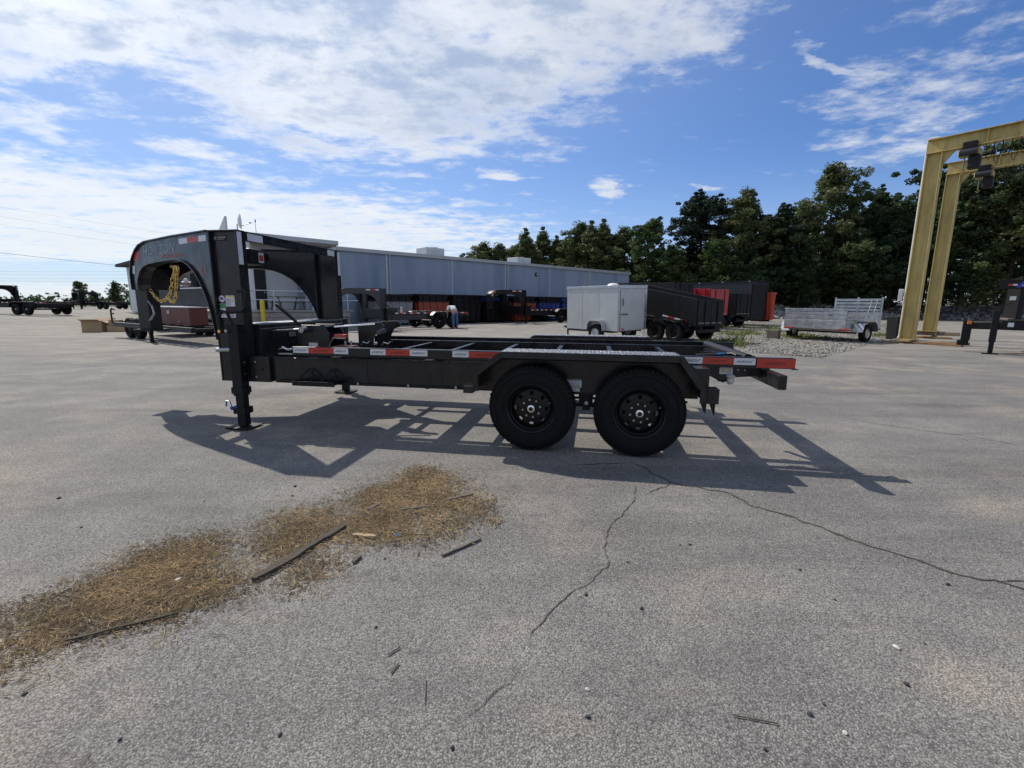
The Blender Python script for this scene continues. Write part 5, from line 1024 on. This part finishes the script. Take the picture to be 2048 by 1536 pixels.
MB().path([(-.3, -.95, .5), (-.5, -.95, .55), (-.5, -.95, 1.0), (-.35, -.95, 1.1), (-.1, -.95, 1.05)], .03, 6).build('step_ladder', 'black_paint', V_)
for z in (.7, .9): MB().tube((-.5, -.95, z), (-.2, -.95, z), .025, None, 6).build('rung', 'black_paint', V_)
for x in (.6, 1.5): small_wheel(V_, x, 1.6, .38, .22, 'y', 'rim_black'); small_wheel(V_, x, -.7, .38, .22, 'y', 'rim_black')
for k in range(9): MB().box(.2 + k * .7, .26 + k * .7, -.9, -.05, .585, .62).build('slat', 'black_paint', V_)
# ------------------------------------------------------------------ cardboard boxes and scraps
cb = empty('cardboard_box', (-18.95, 21.05, 0), .15, 'open cardboard box lying on the paving with a flap hanging over', 'box')
m = MB(); m.box(-.40, .40, -.28, -.272, 0, .48); m.box(-.40, .40, .272, .28, 0, .48); m.box(-.408, -.40, -.28, .28, 0, .48); m.box(.40, .408, -.28, .28, 0, .48); m.box(-.4, .4, -.27, .27, .0, .008); m.build('shell', 'cardboard', cb)
m = MB(); m.beam((0, -.28, .481), (0, -.50, .56), .78, .008); m.build('flap', 'cardboard', cb); m = MB(); m.beam((0, .28, .481), (0, .52, .60), .78, .008); m.build('flap', 'cardboard', cb); m = MB(); m.beam((.41, 0, .481), (.62, 0, .40), .5, .008); m.build('flap', 'cardboard', cb)
cb = empty('cardboard_box', (-18.05, 21.15, 0), .3, 'smaller cardboard carton with another sitting on it, beside the open box', 'box'); MB().box(-.32, .32, -.22, .22, 0, .28).build('shell', 'cardboard', cb, .006); MB().box(-.3, .3, -.03, .03, .281, .284).build('tape', 'wood_pale', cb)
cb = empty('cardboard_box', (-18.15, 21.2, .29), .2, 'brown carton sitting on top of the smaller cardboard carton', 'box'); MB().box(-.2, .2, -.18, .18, 0, .24).build('shell', 'cardboard', cb, .006); MB().box(-.2, .2, -.02, .02, .241, .244).build('tape', 'wood_pale', cb)
pf = empty('packing_foam', (-16.9, 20.7, 0), .4, 'scrap of white and black packing foam near the cardboard boxes', 'rubbish'); MB().add([(-.25, -.1, 0), (.2, -.14, 0), (.25, .12, 0), (-.2, .1, 0), (-.1, 0, .14), (.1, .02, .1)], [(0, 1, 5, 4), (1, 2, 5), (2, 3, 4, 5), (3, 0, 4), (3, 2, 1, 0)]).build('foam', 'white_plastic', pf); MB().add([(.22, -.06, 0), (.42, -.08, 0), (.4, .1, 0), (.24, .08, 0), (.34, 0, .2)], [(0, 1, 4), (1, 2, 4), (2, 3, 4), (3, 0, 4)]).build('foam', 'black_matte', pf)
# ------------------------------------------------------------------ people
def skin_mesh(name, verts, edges, radii, material, parent, sub=2, root=0):
    me = bpy.data.meshes.new(name); me.from_pydata(verts, edges, []); ob = bpy.data.objects.new(name, me); COL.objects.link(ob)
    ob.modifiers.new('skin', 'SKIN').use_smooth_shade = True; sv = me.skin_vertices[0].data
    for i, r in enumerate(radii): sv[i].radius = (r, r) if not isinstance(r, tuple) else r; sv[i].use_root = (i == root)
    s_ = ob.modifiers.new('sub', 'SUBSURF'); s_.levels = s_.render_levels = sub
    bpy.context.view_layer.update(); dg = bpy.context.evaluated_depsgraph_get(); out = bpy.data.meshes.new_from_object(ob.evaluated_get(dg)); bpy.data.objects.remove(ob)
    out.materials.clear(); out.materials.append(MATS[material]); o = bpy.data.objects.new(name, out); COL.objects.link(o); o.parent = parent
    out.polygons.foreach_set('use_smooth', [True] * len(out.polygons)); return o
def person(loc, rz, label, bent, shirt, hat, hair):
    e = empty('person', loc, rz, label, 'person')
    if bent: hip = (0, 0, .95); ch_ = (.33, 0, 1.16); sh = (.44, 0, 1.17); nk_ = (.52, 0, 1.13); hd_ = (.66, 0, 1.02); el = lambda s: (.50, s * .23, .90); ha = lambda s: (.62, s * .15, .70); fd = Vector((.5, 0, -1)).normalized()
    else: hip = (0, 0, .95); ch_ = (0, 0, 1.28); sh = (0, 0, 1.42); nk_ = (.01, 0, 1.5); hd_ = (.03, 0, 1.63); el = lambda s: (-.02, s * .26, 1.12); ha = lambda s: (.18, s * .18, .98); fd = Vector((.8, 0, -.6)).normalized()
    V = [hip, ch_, sh, nk_, tuple(np.array(nk_) * .55 + np.array(hd_) * .45), hd_, tuple(np.array(hd_) + (np.array(hd_) - np.array(nk_)) * .45)]; Ed = [(0, 1), (1, 2), (2, 3), (3, 4), (4, 5), (5, 6)]; Ra = [(.15, .12), (.15, .11), (.12, .09), .06, .07, .095, .075]
    for s in (-1, 1):
        k = len(V); V += [(sh[0] - .01, sh[1] + s * .19, sh[2]), el(s), ha(s)]; Ed += [(2, k), (k, k + 1), (k + 1, k + 2)]; Ra += [.06, .045, .03]
        hv = Vector(ha(s)); side = Vector((0, -s, 0))
        k2 = len(V); pal = hv + fd * .07; V.append(tuple(pal)); Ed.append((k + 2, k2)); Ra.append((.036, .018))
        for fi, (off, ln_) in enumerate(((-.027, .07), (-.009, .082), (.009, .078), (.027, .06))):
            b_ = pal + side.cross(fd).normalized() * 0 + Vector((0, 0, 0)) + fd.cross(Vector((0, 1, 0))).normalized() * off; kk = len(V); V += [tuple(b_ + fd * .02), tuple(b_ + fd * (.02 + ln_ * .5) + side * .008), tuple(b_ + fd * (.02 + ln_) + side * .025)]; Ed += [(k2, kk), (kk, kk + 1), (kk + 1, kk + 2)]; Ra += [.009, .0085, .007]
        kk = len(V); th_ = hv + fd * .03; V += [tuple(th_ + side * .03), tuple(th_ + side * .045 + fd * .04)]; Ed += [(k2, kk), (kk, kk + 1)]; Ra += [.0095, .008]
        k = len(V); V += [(0, s * .10, .88), (.02 if not bent else .01, s * .11, .50), (-.02, s * .11, .09), (.13, s * .12, .04)]; Ed += [(0, k), (k, k + 1), (k + 1, k + 2), (k + 2, k + 3)]; Ra += [.095, .065, .045, .035]
    skin_mesh('body', V, Ed, Ra, 'skin', e)
    g = 1.12; m_ = [hip, ch_, sh]; V2 = [tuple(np.array(hip) + (np.array(ch_) - np.array(hip)) * .08), ch_, sh, tuple(np.array(sh) * .6 + np.array(nk_) * .4)]; E2 = [(0, 1), (1, 2), (2, 3)]; R2 = [(.175, .145), (.18, .135), (.145, .11), .075]
    for s in (-1, 1): k = len(V2); a = np.array((sh[0] - .01, sh[1] + s * .19, sh[2])); b = np.array(el(s)); V2 += [tuple(a), tuple(a * .35 + b * .65)]; E2 += [(2, k), (k, k + 1)]; R2 += [.078, .068]
    skin_mesh('shirt', V2, E2, R2, shirt, e)
    V3 = [(0, 0, .96), (0, 0, .90)]; E3 = [(0, 1)]; R3 = [(.165, .135), (.16, .13)]
    for s in (-1, 1): k = len(V3); V3 += [(0, s * .10, .84), (.02 if not bent else .01, s * .11, .50), (-.02, s * .11, .12)]; E3 += [(1, k), (k, k + 1), (k + 1, k + 2)]; R3 += [.112, .082, .068]
    skin_mesh('trousers', V3, E3, R3, 'jeans', e)
    for s in (-1, 1): skin_mesh('shoe', [(-.05, s * .11, .05), (.06, s * .115, .05), (.18, s * .12, .04)], [(0, 1), (1, 2)], [.05, .052, .04], 'shoe', e)
    h = Vector(hd_); ax = (Vector(hd_) - Vector(nk_)).normalized(); fx = Vector((1, 0, 0)) if not bent else Vector((.55, 0, -.85)).normalized(); sd_ = Vector((0, 1, 0))
    crown = h + ax * .055
    m = MB(); m.lathe([(0, .09), (.055, .075), (.09, .03), (.102, -.02), (.098, -.05)], (0, 0, 0), 'z', 18); hh = m.build('hair' if not hat else 'hat', hair, e, smooth=True); q = ax.to_track_quat('Z', 'Y'); hh.rotation_euler = q.to_euler(); hh.location = crown - fx * .01
    if hat: m = MB(); m.lathe([(.10, -.04), (.185, -.06), (.186, -.066), (.10, -.05)], (0, 0, 0), 'z', 20); m.build('hat_brim', hair, hh, smooth=True)
    for s in (-1, 1):
        p = h + fx * .088 + sd_ * (s * .033) + ax * .01; m = MB(); m.lathe([(0, .011), (.008, .008), (.011, 0), (.008, -.008), (0, -.011)], tuple(p), 'z', 8); m.build('eye', 'hair_dark', e, smooth=True)
        p = h + sd_ * (s * .095); m = MB(); m.lathe([(0, .03), (.014, .02), (.018, 0), (.01, -.025), (0, -.03)], tuple(p), 'z', 8); m.build('ear', 'skin', e, smooth=True)
    n0 = h + fx * .085 - ax * .005; m = MB(); m.path([n0 + ax * .02, n0 + fx * .022 - ax * .02, n0 - ax * .03], [.008, .014, .008], 6); m.build('nose', 'skin', e, smooth=True)
    mo = h + fx * .083 - ax * .055; m = MB(); m.path([mo - sd_ * .022, mo + fx * .006, mo + sd_ * .022], [.004, .006, .004], 6); m.build('mouth', 'red_plastic', e)
    return e
person((-3.15, 25.55, 0), R(125), 'person in white t-shirt and jeans bending over the wheel of the grey trailer', True, 'tshirt_white', False, 'hair_white')
person((-13.9, 20.0, .576), R(-60), 'person in dark shirt and white brimmed hat standing on the flatbed under the neck arch', False, 'shirt_dark', True, 'hair_white')
bt = empty('spray_bottle', (-5.62, 23.55, .885), .3, 'pale pink spray bottle standing on the rail of the grey trailer', 'bottle'); MB().lathe([(0, 0), (.05, 0), (.052, .03), (.05, .16), (.022, .21), (.02, .24)], (0, 0, 0), 'z', 14).build('bottle', 'pink_bottle', bt, smooth=True); MB().box(-.06, .04, -.02, .02, .241, .29).build('trigger_head', 'white_plastic', bt, .008)
# ------------------------------------------------------------------ straw, wood scraps and stones on the paving
SP = [(-60, 1215), (0, 1210), (150, 1180), (275, 1092), (440, 1066), (492, 1112), (528, 1036), (640, 1005), (760, 960), (850, 930), (930, 960), (990, 980), (985, 1032), (900, 1076), (830, 1092), (740, 1086), (690, 1130), (600, 1188), (500, 1182), (400, 1232), (230, 1268), (130, 1292), (60, 1335), (0, 1362), (-60, 1390)]
sp2 = [(gp(*q).x, gp(*q).y) for q in SP]
sx_ = [p[0] for p in sp2]; sy_ = [p[1] for p in sp2]
from mathutils import noise as mnoise
def edge(x, y):
    best = 9.
    for (ax_, ay_), (bx_, by_) in zip(sp2, sp2[1:] + sp2[:1]):
        dx, dy = bx_ - ax_, by_ - ay_; t = max(0, min(1, ((x - ax_) * dx + (y - ay_) * dy) / (dx * dx + dy * dy))); best = min(best, math.hypot(x - ax_ - t * dx, y - ay_ - t * dy))
    return best
def straw(name, count, lmin, lmax, wmin, wmax, cols, lift, spill, thr):
    V = []; F = []; C = []; n_ = 0; tries = 0
    while n_ < count and tries < count * 40:
        tries += 1; x = random.uniform(min(sx_) - .2, max(sx_) + .2); y = random.uniform(min(sy_) - .2, max(sy_) + .2)
        jx = x + random.gauss(0, spill); jy = y + random.gauss(0, spill)
        if not inside(x, y, sp2): continue
        if random.random() > .12 + edge(x, y) / .22: continue
        if mnoise.noise(Vector((x * 3.1, y * 3.1, 4.2))) + .5 * mnoise.noise(Vector((x * 8, y * 8, 1))) < thr + random.uniform(-.12, .12): continue
        a = random.gauss(.75, 1.0); l = random.uniform(lmin, lmax) * (.5 + random.random()); w = random.uniform(wmin, wmax); z = .004 + random.random() ** 2 * lift; tz = random.gauss(0, .10) * l
        dx, dy = math.cos(a) * l / 2, math.sin(a) * l / 2; px, py = -math.sin(a) * w / 2, math.cos(a) * w / 2; k = len(V)
        z0 = max(.003, z - tz); z1 = max(.003, z + tz)
        V += [(jx - dx - px, jy - dy - py, z0), (jx - dx + px, jy - dy + py, z0), (jx + dx + px, jy + dy + py, z1), (jx + dx - px, jy + dy - py, z1), (jx - dx, jy - dy, z0 + w * .8), (jx + dx, jy + dy, z1 + w * .8)]
        F += [(k, k + 3, k + 5, k + 4), (k + 1, k + 4, k + 5, k + 2), (k, k + 4, k + 1), (k + 3, k + 2, k + 5)]; c = random.choice(cols); q = random.uniform(.7, 1.3); C += [(c[0] * q, c[1] * q, c[2] * q, 1)] * 6; n_ += 1
    me = bpy.data.meshes.new(name); me.from_pydata(V, [], F); ca = me.color_attributes.new('tint', 'FLOAT_COLOR', 'POINT'); ca.data.foreach_set('color', np.array(C).reshape(-1)); me.materials.append(MATS['straw_tint']); o = bpy.data.objects.new(name, me); COL.objects.link(o); o['kind'] = 'stuff'
straw('straw_chaff', 16000, .006, .018, .0025, .006, [(.36, .27, .16), (.27, .20, .12), (.42, .32, .19), (.18, .135, .084)], .004, .06, -.08)
straw('loose_straw', 17500, .012, .050, .0014, .0029, [(.60, .45, .24), (.50, .375, .20), (.68, .53, .31), (.36, .26, .14)], .008, .09, -.14)
straw('strewn_straw', 2200, .010, .035, .0014, .0026, [(.55, .42, .24), (.44, .33, .18)], .004, .26, -.4)
def stick(p0, p1, w, h, mt_, lab, grp=None):
    a = gp(*p0); b = gp(*p1); d = b - a; e = empty('wood_scrap', (a + b) / 2 + Vector((0, 0, .004)), math.atan2(d.y, d.x), lab, 'wood', grp); l = d.length; m = MB(); n_ = 10; vs = []
    for i in range(n_ + 1):
        f = i / n_; x = -l / 2 + l * f; ww = w / 2 * random.uniform(.75, 1.1) * (.6 if i in (0, n_) else 1); oy = random.gauss(0, w * .06); hh = h * random.uniform(.75, 1.1)
        vs += [(x, oy - ww, 0), (x, oy + ww, 0), (x + random.gauss(0, .003), oy + ww * .9, hh), (x, oy - ww * .9, hh)]
    m.add(vs, [q for i in range(n_) for q in ((4 * i, 4 * i + 4, 4 * i + 5, 4 * i + 1), (4 * i + 1, 4 * i + 5, 4 * i + 6, 4 * i + 2), (4 * i + 2, 4 * i + 6, 4 * i + 7, 4 * i + 3), (4 * i + 3, 4 * i + 7, 4 * i + 4, 4 * i))] + [(0, 1, 2, 3), (4 * n_ + 3, 4 * n_ + 2, 4 * n_ + 1, 4 * n_)]); m.build('plank', mt_, e)
stick((508, 1164), (690, 1056), .048, .022, 'wood_dark', 'long dark weathered plank lying across the straw'); stick((130, 1286), (356, 1230), .013, .013, 'wood_dark', 'long thin dark lath along the edge of the straw'); stick((884, 1114), (962, 1080), .014, .010, 'wood_grey', 'grey splinter of wood just off the straw')
for p0, p1, w, lab, mt_ in [((893, 1002), (946, 990), .03, 'dark flat wood piece at the top of the straw pile', 'wood_grey'), ((735, 1022), (762, 1008), .03, 'short dark wood piece beside the straw pile top', 'wood_grey'), ((800, 1022), (860, 1015), .022, 'thin dark stick in the middle of the straw', 'wood_grey'), ((706, 1072), (752, 1076), .03, 'pale chip near the end of the dark plank', 'wood_pale'), ((706, 1128), (722, 1114), .02, 'small dark splinter below the plank', 'wood_grey'), ((776, 1312), (800, 1296), .005, 'small twig lying apart on the bare paving', 'wood_grey'), ((782, 1348), (798, 1328), .005, 'second small twig lying apart on the bare paving', 'wood_grey'), ((1463, 1432), (1555, 1450), .004, 'thin dark twig on the bare paving', 'wood_grey'), ((850, 1410), (852, 1360), .003, 'hair-thin twig on the bare paving below the straw', 'wood_grey')]:
    stick(p0, p1, w, min(.012, w), mt_, lab)
# bundle of shavings beside the straw
hp = empty('wood_shavings', gp(992, 1046), 0, 'small tuft of pale shavings at the tip of the straw', 'shavings'); m = MB()
for k in range(14):
    a = random.uniform(0, 6.28); l = random.uniform(.03, .08); m.path([(random.gauss(0, .02), random.gauss(0, .02), .006), (math.cos(a) * l * .6, math.sin(a) * l * .6, .02), (math.cos(a) * l, math.sin(a) * l, .008)], .003, 4)
m.build('curl', 'wood_pale', hp)
def pebble(px, py, s, mt_, lab, grp):
    p = gp(px, py); m = MB(); b = bmesh.new(); bmesh.ops.create_icosphere(b, subdivisions=2, radius=1); sc = [random.uniform(.7, 1.3) for _ in range(3)]; sd = random.uniform(0, 50)
    for v in b.verts:
        f = 1 + .35 * mnoise.noise(v.co * 1.4 + Vector((sd, 0, 0))); v.co = Vector((v.co.x * sc[0] * f, v.co.y * sc[1] * f, v.co.z * sc[2] * f * .7)) * s
    me = bpy.data.meshes.new('loose_stone'); b.to_mesh(me); b.free(); me.materials.append(MATS[mt_]); o = bpy.data.objects.new('loose_stone', me); COL.objects.link(o); o.location = p + Vector((0, 0, s * .45)); o.rotation_euler = (0, 0, random.uniform(0, 6)); tag(o, lab, 'stone', grp)
for px, py, s in [(118, 997, .017), (590, 973, .018), (585, 992, .011), (409, 1003, .009), (163, 1055, .009), (1283, 1218, .013), (1172, 1190, .013), (1813, 1370, .017), (1620, 1430, .014), (1380, 1090, .011), (905, 1497, .012), (752, 1255, .010), (1176, 1435, .012), (1895, 1170, .014), (1600, 1140, .011), (1360, 1090, .009), (50, 1388, .012), (1255, 725 + 400, .010), (1648, 1410, .008), (1850, 1288, .008), (1670, 1200, .008), (1530, 1500, .010), (770, 1118, .010), (560, 1470, .011), (240, 1480, .010)]:
    pebble(px, py, s * .65, 'stone_dark', 'small dark stone lying loose on the paving', 'loose dark stones')
for px, py, s in [(1792, 1296, .016), (357, 1162, .020), (870, 1000, .008), (1690, 1467, .010), (1175, 1380, .009), (1505, 990, .009)]:
    pebble(px, py, s * .7, 'stone_pale', 'small pale stone lying loose on the paving', 'loose pale stones')
p = empty('bottle_cap', gp(793, 1073, .0), 0, 'small blue plastic scrap in the straw', 'plastic scrap'); MB().add([(-.012, -.006, .010), (.012, -.007, .011), (.014, .007, .014), (-.008, .008, .016), (0, 0, .02)], [(0, 1, 4), (1, 2, 4), (2, 3, 4), (3, 0, 4)]).build('scrap', 'blue_shade', p)
